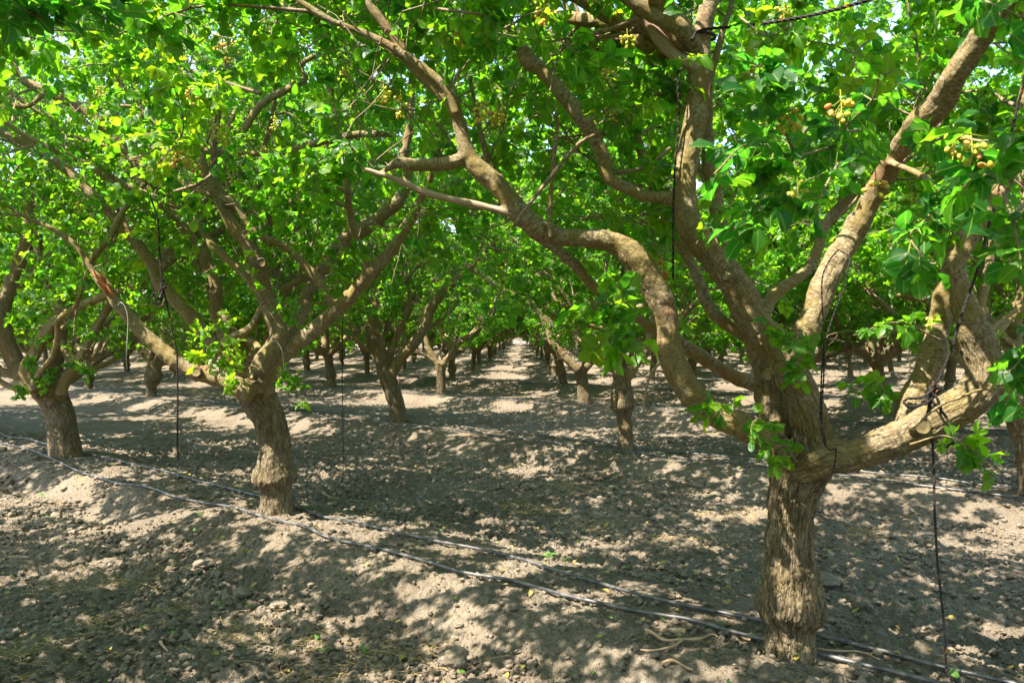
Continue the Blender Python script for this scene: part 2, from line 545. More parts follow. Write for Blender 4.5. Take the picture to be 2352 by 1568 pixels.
def lump(r, seed, ico, amp=0.35):
    V, F = ico
    n = fbm(V * 1.3 + seed * 7.13, 3, seed % 97)
    f1, f2 = worley(V * 1.6 + seed * 3.7, seed % 89)
    V = V * (1 + amp * 0.5 * n + amp * (f1 - 0.5) * 0.6)[:, None]
    rs = np.random.RandomState(seed)
    V = V * np.array([1, rs.uniform(0.7, 1.0), rs.uniform(0.55, 0.85)])
    a = rs.uniform(0, 6.28)
    c, s = math.cos(a), math.sin(a)
    V = V @ np.array([[c, s, 0], [-s, c, 0], [0, 0, 1]])
    return V * r, F

def scatter_clods():
    rs = np.random.RandomState(8)
    protos = [lump(1, k, ICO2, 0.75) for k in range(14)]
    mb = MB()
    N = 60000
    yy = 3.2 * (15.0 / 3.2) ** rs.rand(N)
    xx = (rs.rand(N) * 2 - 1) * (0.66 * yy + 0.5)
    a = np.abs(row_offset(xx, yy))
    pn = np.stack([xx, yy, np.zeros(N)], 1)
    dens = (0.22 + 0.65 * sstep(0.6, 1.0, a) + 0.6 * np.exp(-((a - 1.15) / 0.2) ** 2)) * np.clip(0.7 + 0.7 * vnoise(pn * 1.1, 77), 0.1, 1.3)
    keep = rs.rand(N) < dens
    xx, yy, a = xx[keep], yy[keep], a[keep]
    zz = ground(xx, yy)
    rr = 0.0045 + 0.026 * rs.rand(len(xx)) ** 4.0 + 0.018 * np.exp(-((a - 1.15) / 0.18) ** 2) * rs.rand(len(xx)) ** 3
    rr *= np.clip(yy / 7, 0.9, 1.5)
    for k in range(14):
        idx = np.arange(k, len(xx), 14)
        V, F = protos[k]
        P = V[None] * rr[idx][:, None, None] + np.stack([xx[idx], yy[idx], zz[idx] + rr[idx] * 0.25], 1)[:, None, :]
        T = F[None] + (np.arange(len(idx)) * len(V))[:, None, None]
        mb.add(P.reshape(-1, 3), T=T.reshape(-1, 3))
    o = obj('soil_clods', mb.mesh('soil_clods', M['clod'], False))
    tag(o, 'small dry clods and crumbs of tilled soil', 'soil clods', kind='stuff')
scatter_clods()

BIG_CLODS = [  # px, py, radius px, label
    (467, 1292, 21, 'round pitted clod standing alone above the toe of the near bank'),
    (1037, 1511, 33, 'largest clod, at the bottom edge of the photo in front of the bank'),
    (303, 1262, 13, 'pale upright clod left of the round pitted clod'),
    (397, 1297, 11, 'small pale clod just left of the round pitted clod'),
    (497, 1318, 13, 'clod below the round pitted clod on the toe of the bank'),
    (555, 1358, 18, 'clod in a broken line of lumps midway along the toe of the bank'),
    (642, 1386, 19, 'shaded clod right of the middle of the toe line of lumps'),
    (727, 1405, 12, 'sunlit angular clod at the lower end of the toe line'),
    (735, 1380, 13, 'sunlit clod just above the angular one on the toe line'),
    (765, 1440, 16, 'shaded clod below the lower end of the toe line'),
    (1905, 1330, 24, 'dark clod heap right of the nearest trunk behind the drip hose'),
    (1980, 1385, 22, 'sunlit clod right of the nearest trunk and its graft ring'),
]
def big_clods():
    for k, (px, py, rp, lab) in enumerate(BIG_CLODS):
        p = on_ground(px, py + rp * 0.6)
        r = rp / FPX * p[1] * 1.15
        V, F = lump(r, 500 + k, ICO4, 0.5)
        f1, f2 = worley(V / r * 4 + k, 5)
        V = V * (1 - 0.10 * sstep(0.15, 0.0, f2 - f1) + 0.05 * fbm(V / r * 6, 3, 9))[:, None]
        o = obj('soil_clod', mk_mesh('soil_clod', V, [F], M['clod']), loc=(p[0], p[1], p[2] + r * 0.45))
        tag(o, lab, 'soil clod', 'large soil clods on the orchard floor')
big_clods()

# ------------------------------------------------------------------ leaves
def leaf_template(rows):
    t = np.array([r[0] for r in rows])
    w = np.array([r[1] for r in rows])
    n = len(rows)
    V = np.zeros((n, 3, 2))
    V[:, :, 0] = t[:, None]
    V[:, 0, 1] = -w
    V[:, 2, 1] = w
    i = np.arange(n - 1)[:, None] * 3
    Q = np.concatenate([np.stack([i + j, i + 3 + j, i + 4 + j, i + 1 + j], -1).reshape(-1, 4) for j in (0, 1)])
    return V.reshape(-1, 2), Q
LEAF = {
    'HI': leaf_template([(0, .03), (.07, .16), (.22, .29), (.45, .37), (.68, .35), (.88, .21), (1, .03)]),
    'MID': leaf_template([(0, .03), (.16, .25), (.48, .37), (.80, .28), (1, .04)]),
    'LO': (np.array([[0, 0], [.22, .29], [.70, .37], [1, 0], [.70, -.37], [.22, -.29]], float), np.array([[0, 3, 2, 1], [0, 5, 4, 3]])),
}

def compound_leaves(mb, stalks, pos, dirs, rs, lod, size=0.085, bright=0.0):
    """pos/dirs: where each compound leaf leaves its twig"""
    N = len(pos)
    if N == 0: return
    size = np.full(N, size) if np.isscalar(size) else size
    up = np.array([0, 0, 1.0])
    d = unit(dirs + rs.normal(0, 0.5, (N, 3)) + np.array([0, 0, -0.12]))
    nrm = unit(up + rs.normal(0, 0.55, (N, 3)))
    side = unit(np.cross(nrm, d))
    nrm = np.cross(d, side)
    pet = size * rs.uniform(0.5, 0.9, N)
    npair = np.where(rs.rand(N) < 0.55, 2, 1)
    B, A, S, L, R = [], [], [], [], []
    crnd = rs.rand(N)
    def put(mask, along, ang, sc_):
        n = mask.sum()
        if n == 0: return
        b = pos[mask] + d[mask] * (pet[mask] * along)[:, None]
        ca, sa = math.cos(ang), math.sin(ang)
        ax = unit(d[mask] * ca + side[mask] * sa + rs.normal(0, 0.24, (n, 3)) + np.array([0, 0, -0.10]))
        B.append(b); A.append(ax); S.append(unit(nrm[mask] + rs.normal(0, 0.38, (n, 3))))
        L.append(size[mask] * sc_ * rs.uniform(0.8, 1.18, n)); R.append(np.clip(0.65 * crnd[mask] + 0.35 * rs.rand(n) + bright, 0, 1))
    al = np.ones(N, bool)
    put(al, 1.55, 0.0, 1.1)
    put(al, 1.25, 1.15, 0.92)
    put(al, 1.25, -1.15, 0.92)
    two = npair == 2
    put(two, 0.65, 1.3, 0.78)
    put(two, 0.65, -1.3, 0.78)
    B, A, Nn, L, R = map(np.concatenate, (B, A, S, L, R))
    Sd = unit(np.cross(Nn, A))
    Nn = np.cross(A, Sd)
    V2, Q = LEAF[lod]
    n, k = len(B), len(V2)
    t, w = V2[:, 0][None], V2[:, 1][None]
    fold = rs.uniform(0.1, 0.55, n)[:, None]
    curl = rs.uniform(-0.10, 0.55, n)[:, None]
    z = np.abs(w) * fold - curl * t * t
    if lod != 'LO':
        ph = rs.uniform(0, 6.28, n)[:, None]
        z = z + 0.07 * np.sin(t * 11 + ph + np.sign(w) * 1.3) * (np.abs(w) > 0.05)
    wd = rs.uniform(0.85, 1.15, n)[:, None]
    P = B[:, None] + (A[:, None] * t[..., None] + Sd[:, None] * (w * wd)[..., None] + Nn[:, None] * z[..., None]) * L[:, None, None]
    lc = np.stack([np.broadcast_to(t, (n, k)), np.broadcast_to(w, (n, k)), np.broadcast_to(R[:, None], (n, k))], -1)
    mb.add(P.reshape(-1, 3), Q=(Q[None] + (np.arange(n) * k)[:, None, None]).reshape(-1, 4), leafco=lc.reshape(-1, 3))
    if stalks is not None:
        e = pos + d * (pet * 1.6)[:, None]
        wv = side * 0.0016
        uv = nrm * 0.0016
        P = np.stack([pos - wv, pos + wv, e + wv, e - wv, pos - uv, pos + uv, e + uv, e - uv], 1)
        Qs = np.array([[0, 1, 2, 3], [4, 5, 6, 7]])
        stalks.add(P.reshape(-1, 3), Q=(Qs[None] + (np.arange(N) * 8)[:, None, None]).reshape(-1, 4))

# limbs of the photographed trees that must stay visible: filled by the hero trees before crowns are grown
CLEAR = []      # rows px, py, half width px, depth

def keep_mask(P, rs, near_limit=3.5, zmin=1.18, prob=0.85, clear=True, pad=22, band=-999):
    px, py, dp = project(P)
    keep = P[:, 2] > zmin
    mg = 90 + 260 / np.clip(dp, 0.3, 50)
    inframe = (np.abs(px - 1176) < 1176 + mg) & (py > -mg) & (py < 1568 + mg) & (dp > 0.05)
    keep &= ~(inframe & (dp < near_limit) & ~((py < band) & (dp > 2.9)))
    keep &= ~((dp <= 0.4) & (dp > -0.4) & (np.linalg.norm(P - np.array([0, 0, CAM_H]), axis=1) < 0.8))
    if clear and CLEAR:
        C = np.asarray(CLEAR)
        idx = np.where(keep & inframe)[0]
        for s in range(0, len(idx), 4000):
            ii = idx[s:s + 4000]
            dd = np.hypot(px[ii][:, None] - C[None, :, 0], py[ii][:, None] - C[None, :, 1])
            hit = ((dd < C[None, :, 2] + pad) & (dp[ii][:, None] < C[None, :, 3] + 0.06)).any(1)
            keep[ii[hit & (rs.rand(len(ii)) < prob)]] = False
    return keep

# a crown only carries as many leaves as the light lets it: cap them per cell seen from the sun
CELL = 0.25
COVER = np.zeros((320, 320), int)
SXY = np.array([SUN_DIR.x, SUN_DIR.y]) / SUN_DIR.z
def thin_out(P, rs, cap, cover):
    g = np.floor((P[:, :2] - SXY * P[:, 2:3] + np.array([35, 20])) / CELL).astype(int)
    ok = ((g >= 0) & (g < 320)).all(1)
    g = np.clip(g, 0, 319)
    key = g[:, 0] * 320 + g[:, 1]
    order = rs.permutation(len(P))
    ks = key[order]
    so = np.argsort(ks, kind='stable')
    kk = ks[so]
    first = np.concatenate([[0], np.where(np.diff(kk))[0] + 1])
    rank = np.arange(len(kk)) - np.repeat(first, np.diff(np.concatenate([first, [len(kk)]])))
    keep = np.zeros(len(P), bool)
    keep[order[so]] = rank + cover.ravel()[kk] < cap
    keep |= ~ok
    np.add.at(cover.ravel(), key[keep & ok], 1)
    return keep

# openings in the canopy: spots on trunks, limbs and soil that the sun reaches through the leaves
GAPS = []       # point, radius
SUNV = np.array(SUN_DIR)
def open_gaps(P):
    bad = np.zeros(len(P), bool)
    for g, r in GAPS:
        q = P - g
        t = q @ SUNV
        d = np.linalg.norm(q - t[:, None] * SUNV, axis=1)
        bad |= (d < r + 0.045) & (t > -0.05)
    return ~bad

# ------------------------------------------------------------------ growing branches and twigs
def wander(p0, d0, length, n, rs, curl=0.25, lift=0.0):
    P = [np.asarray(p0, float)]
    d = unit(np.asarray(d0, float))
    for _ in range(n):
        d = unit(d + rs.normal(0, curl, 3) + np.array([0, 0, lift]))
        P.append(P[-1] + d * length / n)
    return np.array(P)

def grow(chain, radii, rs, start=0.3, gap=0.15, blen=(0.45, 1.25), bias=(0, 0, 0.25), tgap=0.10, lgap=0.032, centre=None):
    """returns thin branches [(P, R)], twigs [(P, R)] and leaf nodes (pos, dir)"""
    br, tw, lp, ld = [], [], [], []
    seg = np.linalg.norm(np.diff(chain, axis=0), axis=1)
    S = np.concatenate([[0], np.cumsum(seg)])
    tot = S[-1]
    s = tot * start + rs.uniform(0, gap)
    bias = np.array(bias)
    def leaves_on(P, f0):
        sg = np.linalg.norm(np.diff(P, axis=0), axis=1)
        SS = np.concatenate([[0], np.cumsum(sg)])
        u = SS[-1] * f0
        while u <= SS[-1]:
            i = min(np.searchsorted(SS, u, side='right') - 1, len(P) - 2)
            f = (u - SS[i]) / max(sg[i], 1e-6)
            p = P[i] * (1 - f) + P[i + 1] * f
            t = unit(P[i + 1] - P[i])
            r = unit(rs.normal(0, 1, 3))
            r = unit(r - t * (r @ t))
            lp.append(p); ld.append(unit(t * rs.uniform(0.2, 0.9) + r))
            u += lgap * rs.uniform(0.6, 1.4)
        lp.append(P[-1]); ld.append(unit(P[-1] - P[-2]))
    while s < tot * 1.001:
        i = min(np.searchsorted(S, s, side='right') - 1, len(chain) - 2)
        f = (s - S[i]) / max(seg[i], 1e-6)
        p = chain[i] * (1 - f) + chain[i + 1] * f
        t = unit(chain[i + 1] - chain[i])
        r = unit(rs.normal(0, 1, 3))
        r = unit(r - t * (r @ t))
        out = np.zeros(3)
        if centre is not None:
            o = p - centre
            o[2] = 0
            out = unit(o) * 0.25
        L = rs.uniform(*blen)
        R0 = np.clip(0.35 * np.interp(s, S, radii), 0.006, 0.016)
        P = wander(p, t * 0.45 + r * 0.9 + bias + out, L, 6, rs, 0.22, 0.01)
        br.append((P, np.linspace(R0, 0.0035, len(P))))
        n = max(2, int(L * 0.8 / tgap))
        for u in np.linspace(0.22, 1.0, n):
            k = min(int(u * 6), 5)
            q = P[k] + (P[k + 1] - P[k]) * (u * 6 - k)
            tt = unit(P[k + 1] - P[k])
            r = unit(rs.normal(0, 1, 3))
            r = unit(r - tt * (r @ tt))
            T = wander(q, tt * 0.6 + r * 0.9 + np.array([0, 0, 0.15]), rs.uniform(0.14, 0.42), 3, rs, 0.2, -0.02)
            tw.append((T, np.linspace(0.0042, 0.0022, len(T))))
            leaves_on(T, 0.35)
        s += gap * rs.uniform(0.6, 1.4)
    return br, tw, lp, ld

# ------------------------------------------------------------------ woody body: tubes, voxel remesh, bark relief, split in parts
def remesh(V, Q, T, voxel, smooth):
    me = mk_mesh('tmp', V, [Q, T])
    o = obj('tmp', me)
    r = o.modifiers.new('r', 'REMESH')
    r.mode = 'VOXEL'
    r.voxel_size = voxel
    if smooth:
        s = o.modifiers.new('s', 'SMOOTH')
        s.factor = 0.5
        s.iterations = smooth
    dg = bpy.context.evaluated_depsgraph_get()
    ev = o.evaluated_get(dg)
    m2 = bpy.data.meshes.new_from_object(ev)
    bpy.data.objects.remove(o)
    bpy.data.meshes.remove(me)
    n = len(m2.vertices)
    co = np.empty(n * 3, np.float32)
    m2.vertices.foreach_get('co', co)
    lv = np.empty(len(m2.loops), np.int32)
    m2.loops.foreach_get('vertex_index', lv)
    lt = np.empty(len(m2.polygons), np.int32)
    m2.polygons.foreach_get('loop_total', lt)
    bpy.data.meshes.remove(m2)
    assert (lt == 4).all()
    return co.reshape(-1, 3).astype(float), lv.reshape(-1, 4)

def vnormals(V, Q):
    n = np.cross(V[Q[:, 2]] - V[Q[:, 0]], V[Q[:, 3]] - V[Q[:, 1]])
    N = np.zeros_like(V)
    for k in range(4):
        for c in range(3):
            N[:, c] += np.bincount(Q[:, k], n[:, c], len(V))
    return unit(N)

TREES = []
class Chain:
    def __init__(s, P, R, part='limb', idx=0, rough=1.0, grow=0.3, bias=(0, 0, 0.25), dead=False, parent=None, gap=0.14):
        s.P, s.R, s.part, s.idx, s.rough, s.grow, s.bias, s.dead, s.parent, s.gap = np.asarray(P), np.asarray(R), part, idx, rough, grow, bias, dead, parent, gap

def px_chain(ctrl, Y0, step=0.03, ext=0.0, rs=None, extdir=(0, 0.1, 1), wf=1.0, clear=True, **kw):
    """ctrl rows: (px, py, width px[, depth]) read off the photograph for one limb"""
    rows = []
    for c in ctrl:
        Y = c[3] if len(c) > 3 else Y0
        p = at(c[0], c[1], Y)
        rows.append([*p, c[2] * 0.5 * Y / FPX * 0.9 * wf])
    A = catmull(rows, step)
    P, R = A[:, :3], np.maximum(A[:, 3], 0.003)
    for p, r in zip(P[::3], R[::3]) if clear else ():
        q = project(p[None])
        CLEAR.append((q[0][0], q[1][0], r / max(q[2][0], 0.1) * FPX, q[2][0]))
    if ext:
        E = wander(P[-1], unit(P[-1] - P[-4]) * 0.7 + np.array(extdir) * 0.5, ext, 10, rs, 0.12, 0.05)
        E = catmull(E, step)
        P = np.vstack([P, E[1:]])
        R = np.concatenate([R, np.linspace(R[-1], 0.010, len(E) - 1)])
    return Chain(P, R, **kw)

def build_tree(name, origin, chains, rs, voxel=0.012, smooth=2, relief=0.004, lod='MID', sprays=(), crown=True, cull=True,
               leafsize=0.065, near_limit=3.5, zmin=1.10, lgap=0.020, split=True, scars=(), nuts=(), stalks=False, autonuts=0, clear=True, prob=0.65, tgap=0.10, pad=12, cap=36, band=-999):
    origin = np.array(origin, float)
    root = bpy.data.objects.new(name, None)
    COL.objects.link(root)
    root.location = origin
    root.empty_display_size = 0.3
    body = [c for c in chains if c.R.max() > 1.7 * voxel]
    thin = [c for c in chains if c.R.max() <= 1.7 * voxel]
    # closed tubes -> one continuous skin
    mb = MB()
    for c in body:
        V, Q, T, _ = tube(c.P, np.maximum(c.R, voxel * 1.3), 14)
        mb.add(V, Q=Q, T=T)
    V, Q = remesh(np.concatenate(mb.V), np.concatenate(mb.Q), np.concatenate(mb.T), voxel, smooth)
    # nearest limb for every vertex
    cp, cr, cid, cs, e1, e2 = [], [], [], [], [], []
    for k, c in enumerate(body):
        st = max(1, int(0.05 / max(np.linalg.norm(c.P[1] - c.P[0]), 1e-4)))
        _, a, b = frames(c.P)
        S = np.concatenate([[0], np.cumsum(np.linalg.norm(np.diff(c.P, axis=0), axis=1))])
        sl = slice(None, None, st)
        cp.append(c.P[sl]); cr.append(c.R[sl]); cid.append(np.full(len(c.P[sl]), k)); cs.append(S[sl] + 1.7 * k); e1.append(a[sl]); e2.append(b[sl])
    cp, cr, cid, cs, e1, e2 = map(np.concatenate, (cp, cr, cid, cs, e1, e2))
    near = np.empty(len(V), int)
    for s in range(0, len(V), 8000):
        D = np.linalg.norm(V[s:s + 8000, None] - cp[None], axis=2) - cr[None]
        near[s:s + 8000] = D.argmin(1)
    rel = V - cp[near]
    tv = np.cross(e1[near], e2[near])
    ax = (rel * tv).sum(1)
    x1, x2 = (rel * e1[near]).sum(1), (rel * e2[near]).sum(1)
    rr = np.hypot(x1, x2) + 1e-9
    R0 = np.array([c.R[: max(3, len(c.R) // 2)].mean() for c in body])[cid[near]]
    bk = np.stack([x1 / rr * R0, x2 / rr * R0, cs[near] + ax], 1)
    rough = np.array([c.rough for c in body])[cid[near]] * np.clip((cr[near] - 0.045) / 0.075, 0.0, 1.0)
    # blend the roughness a little so neighbouring limbs do not meet in a hard line
    for _ in range(10):
        acc = np.zeros(len(V)); cnt = np.zeros(len(V))
        for a, b in ((0, 1), (1, 2), (2, 3), (3, 0)):
            acc += np.bincount(Q[:, a], rough[Q[:, b]], len(V)); cnt += np.bincount(Q[:, a], minlength=len(V))
        rough = 0.5 * rough + 0.5 * acc / np.maximum(cnt, 1)
    N = vnormals(V, Q)
    q = bk * np.array([1, 1, 0.30])
    disp = 0.010 * vnoise(V * 9, 3) * np.clip(cr[near] / 0.06, 0.2, 1) + 0.005 * vnoise(V * 24, 4) * np.clip(cr[near] / 0.06, 0.2, 1)
    if relief:
        qq = q + 0.014 * np.stack([vnoise(q * 25, 11), vnoise(q * 25 + 9, 12), vnoise(q * 25 + 19, 13)], 1)
        f1, f2 = worley(qq * 52, 17)
        disp = disp + relief * (sstep(0.0, 0.30, f2 - f1) - 0.7) * rough * 1.0
        rid = 1 - np.abs(fbm(bk * np.array([42, 42, 6.5]), 2, 23))
        disp = disp - relief * 1.3 * sstep(0.72, 1.0, rid) * (rough + 0.08)
        disp = disp + relief * 0.25 * fbm(bk * 60, 2, 8) * (0.4 + rough)
    V = V + N * disp[:, None]
    N = vnormals(V, Q)
    bot = V[:, 2] < origin[2] - 0.12
    fpart = cid[near][Q[:, 0]]
    keepf = ~bot[Q].all(1)
    objs = {}
    keys = [(c.part, c.idx) if split else ('trunk', 0) for c in body]
    keys = [(a, 1000 + n) if (a == 'branch' and b == 0) else (a, b) for n, (a, b) in enumerate(keys)]
    order = []
    for kk in keys:
        if kk not in order: order.append(kk)
    for kk in order:
        sel = keepf & np.isin(fpart, [i for i, x in enumerate(keys) if x == kk])
        if sel.sum() < 6: continue
        f = Q[sel]
        used, inv = np.unique(f, return_inverse=True)
        dead = any(c.dead for c, x in zip(body, keys) if x == kk)
        me = mk_mesh(kk[0], V[used] - origin, [inv.reshape(-1, 4)], M['dead'] if dead else M['bark'], True, {'bk': bk[used], 'rough': rough[used]})
        me.normals_split_custom_set_from_vertices([tuple(v) for v in N[used]])
        par = root
        pc = next((c.parent for c, x in zip(body, keys) if x == kk and c.parent is not None), None)
        if split and pc is not None and pc in objs: par = objs[pc]
        objs[kk] = obj(kk[0], me, par)
    for c in thin:
        Vt, Qt, Tt, b = tube(c.P, c.R, 8)
        Vt = Vt + 0.12 * np.repeat(c.R, 8).mean() * rs.normal(0, 1, Vt.shape)
        me = mk_mesh('branch', Vt - origin, [Qt, Tt], M['dead'] if c.dead else M['twig'], True, {'bk': b})
        objs[('branch', id(c))] = obj('branch', me, objs.get(c.parent, root))
    if cull: TREES.append((root, origin, chains, near_limit))
    if not crown:
        return root, objs
    # thin branches, twigs, leaves
    tb, LP, LD = MB(), [], []
    cen = np.array([origin[0], origin[1], 0])
    for c in chains:
        if c.grow is None: continue
        br, tw, lp, ld = grow(c.P, c.R, rs, c.grow, c.gap, bias=c.bias, lgap=lgap, centre=cen, tgap=tgap)
        for (P, R), sides in [(b, 6 if lod != 'LO' else 4) for b in br] + [(t, 4 if lod != 'LO' else 3) for t in tw]:
            if cull:
                if not keep_mask(P[[0, len(P) // 2, -1]], rs, near_limit, 0.9, 0.9, len(P) > 5, 8, band).all(): continue
            Vt, Qt, _, b = tube(P, R, sides, False)
            tb.add(Vt, Q=Qt, bk=b)
        LP += lp; LD += ld
    crownb, stb = MB(), (MB() if stalks else None)
    if LP:
        LP, LD = np.array(LP), np.array(LD)
        if cull:
            k = keep_mask(LP + LD * 0.09, rs, near_limit, zmin, prob, clear, pad, band)
            LP, LD = LP[k], LD[k]
        # pruned skirt: the canopy lifts away from the trunk so that one can walk and drive under it
        k = LP[:, 2] > origin[2] + 1.18 + 0.68 * np.clip(np.hypot(LP[:, 0] - origin[0], LP[:, 1] - origin[1]) - 0.8, 0, 1.5)
        LP, LD = LP[k], LD[k]
        if cull and GAPS:
            k = open_gaps(LP + LD * 0.07)
            LP, LD = LP[k], LD[k]
        k = thin_out(LP, rs, cap, COVER if cull else np.zeros((320, 320), int))
        LP, LD = LP[k], LD[k]
        compound_leaves(crownb, stb, LP, LD, rs, lod, leafsize * rs.uniform(0.8, 1.2, len(LP)))
    for sp in sprays:
        spray(tb, crownb, stb, sp, rs, lod)
    print('LEAVES', name, len(LP), crownb.n)
    if tb.n: tag(obj('twigs', tb.mesh('twigs', M['twig'], True, origin), root), kind='stuff')
    if stb is not None and stb.n: tag(obj('leaf_stalks', stb.mesh('leaf_stalks', M['stalk'], False, origin), root), kind='stuff')
    obj('crown', crownb.mesh('crown', M['leaf'], True, origin), root)
    for s in scars: saw_scar(root, objs, origin, *s)
    for n in nuts: nut_cluster(root, origin, at(n[0], n[1], n[2]), rs, n[3] if len(n) > 3 else 16, n[4] if len(n) > 4 else 0.4)
    if autonuts and len(LP):
        idx = rs.choice(len(LP), min(autonuts, len(LP)), False)
        for i in idx: nut_cluster(root, origin, LP[i], rs, 14, 0.5, ICO1)
    return root, objs

def spray(tb, crownb, stb, sp, rs, lod):
    """a leafy shoot read off the photo: control points (px, py, depth), number of compound leaves, leaflet length"""
    pts = np.array([at(*p) for p in sp['pts']])
    P = catmull(pts, 0.03)
    V, Q, _, b = tube(P, np.linspace(sp.get('r', 0.005), 0.002, len(P)), 6, False)
    tb.add(V, Q=Q, bk=b)
    n = sp['n']
    f0 = sp.get('from', 0.25)
    u = np.sort(np.concatenate([rs.uniform(f0, 1, n - 1), [1.0]]))
    i = np.clip((u * (len(P) - 1)).astype(int), 0, len(P) - 2)
    t = unit(P[i + 1] - P[i])
    r = unit(rs.normal(0, 1, (n, 3)))
    r = unit(r - t * (r * t).sum(1)[:, None])
    d = unit(t * 0.5 + r + np.array(sp.get('pull', (0, 0, 0))))
    compound_leaves(crownb, stb, P[i], d, rs, 'HI' if lod == 'HI' else 'MID', 0.86 * sp.get('size', 0.085) * rs.uniform(0.75, 1.2, n), sp.get('bright', 0.0))

def nut_cluster(root, origin, p, rs, n=16, red=0.4, ico=None):
    mb = MB()
    iV, iF = ico or ICO2
    H = 0.03 + 0.0042 * n
    stem = catmull(np.array([[0, 0, 0.03], [0.004, 0, -H * 0.4], [0, 0.004, -H]]), 0.01)
    for k in range(n):
        z = -H * rs.rand() ** 0.8
        a = rs.uniform(0, 6.28)
        rad = (0.010 + 0.030 * math.sin(min(1, -z / H + 0.15) * 2.6)) * rs.uniform(0.6, 1.1)
        c = np.array([math.cos(a) * rad, math.sin(a) * rad, z])
        s = rs.uniform(0.008, 0.0105)
        V = iV * np.array([0.82, 0.82, 1.25]) * s
        ax = unit(np.array([c[0], c[1], -0.03]) + rs.normal(0, 0.012, 3))
        b1 = unit(np.cross(ax, [0.3, 0.2, 1]))
        Rm = np.stack([b1, np.cross(ax, b1), ax])
        mb.add(V @ Rm + c, T=iF, tint=np.full(len(V), np.clip(rs.normal(red, 0.16), 0, 1)), bk=V * 0)
        q = catmull(np.array([[0, 0, min(0, z + 0.02)], c * np.array([0.5, 0.5, 1]), c]), 0.01)
        Vt, Qt, _, _ = tube(q, np.full(len(q), 0.0011), 3, False)
        mb.add(Vt, Q=Qt, tint=np.full(len(Vt), 0.35), bk=Vt * 0)
    Vt, Qt, _, _ = tube(stem, np.full(len(stem), 0.002), 4, False)
    mb.add(Vt, Q=Qt, tint=np.full(len(Vt), 0.35), bk=Vt * 0)
    obj('nut_cluster', mb.mesh('nut_cluster', M['nut'], True), root, tuple(p - origin))

def saw_scar(root, objs, origin, part, px, py, Y, rpx, face):
    """round callused saw cut: a raised rim round a sunken disc of end grain"""
    p = at(px, py, Y)
    r = rpx * Y / FPX
    a = unit(np.array(face, float))
    b1 = unit(np.cross(a, [0.1, 0.2, 1]))
    b2 = np.cross(a, b1)
    n = 20
    th = np.arange(n) * 2 * math.pi / n
    rings = [(1.35, -r * 0.9), (1.28, -0.2 * r), (1.15, 0.10 * r), (0.98, 0.12 * r), (0.88, 0.02 * r), (0.45, 0.0), (0.02, 0.01 * r)]
    V, loc = [], []
    for k, (f, z) in enumerate(rings):
        wob = 1 + 0.05 * np.sin(th * 3 + 1) + 0.03 * np.sin(th * 7)
        V.append(p + b1 * (np.cos(th) * f * r * wob)[:, None] + b2 * (np.sin(th) * f * r * wob)[:, None] + a * z)
        loc.append(np.stack([np.cos(th) * f * r, np.sin(th) * f * r, np.full(n, z)], 1))
    V = np.concatenate(V); loc = np.concatenate(loc)
    i = np.arange(len(rings) - 1)[:, None] * n
    j = np.arange(n)[None]
    Q = np.stack([i + j, i + (j + 1) % n, i + n + (j + 1) % n, i + n + j], -1).reshape(-1, 4)
    rim = Q[: 3 * n]
    me = mk_mesh('pruning_scar', V - origin, [Q], M['bark'], True, {'bk': loc + np.array([0.02, 0.01, 0]), 'rough': np.full(len(V), 0.7)})
    me.materials.append(M['scar'])
    mi = np.zeros(len(me.polygons), np.int32)
    mi[3 * n:] = 1
    me.polygons.foreach_set('material_index', mi)
    obj('pruning_scar', me, objs.get(part, root))

def auto_limb(base, az, el0, el1, length, r0, rs, idx, step=0.04, wig=0.2, **kw):
    """a limb that leaves the crotch at elevation el0 and curves up to el1"""
    n = 12
    P = [np.asarray(base, float)]
    a = az
    for k in range(n):
        el = el0 + (el1 - el0) * (k / (n - 1)) ** 0.8 + rs.normal(0, wig * 0.75)
        a = a + rs.normal(0, wig)
        P.append(P[-1] + np.array([math.cos(a) * math.cos(el), math.sin(a) * math.cos(el), math.sin(el)]) * length / n)
    P = catmull(np.array(P), step)
    t = np.linspace(0, 1, len(P))
    return Chain(P, r0 * (1 - t) ** 0.75 + 0.010, part='limb', idx=idx, **kw)

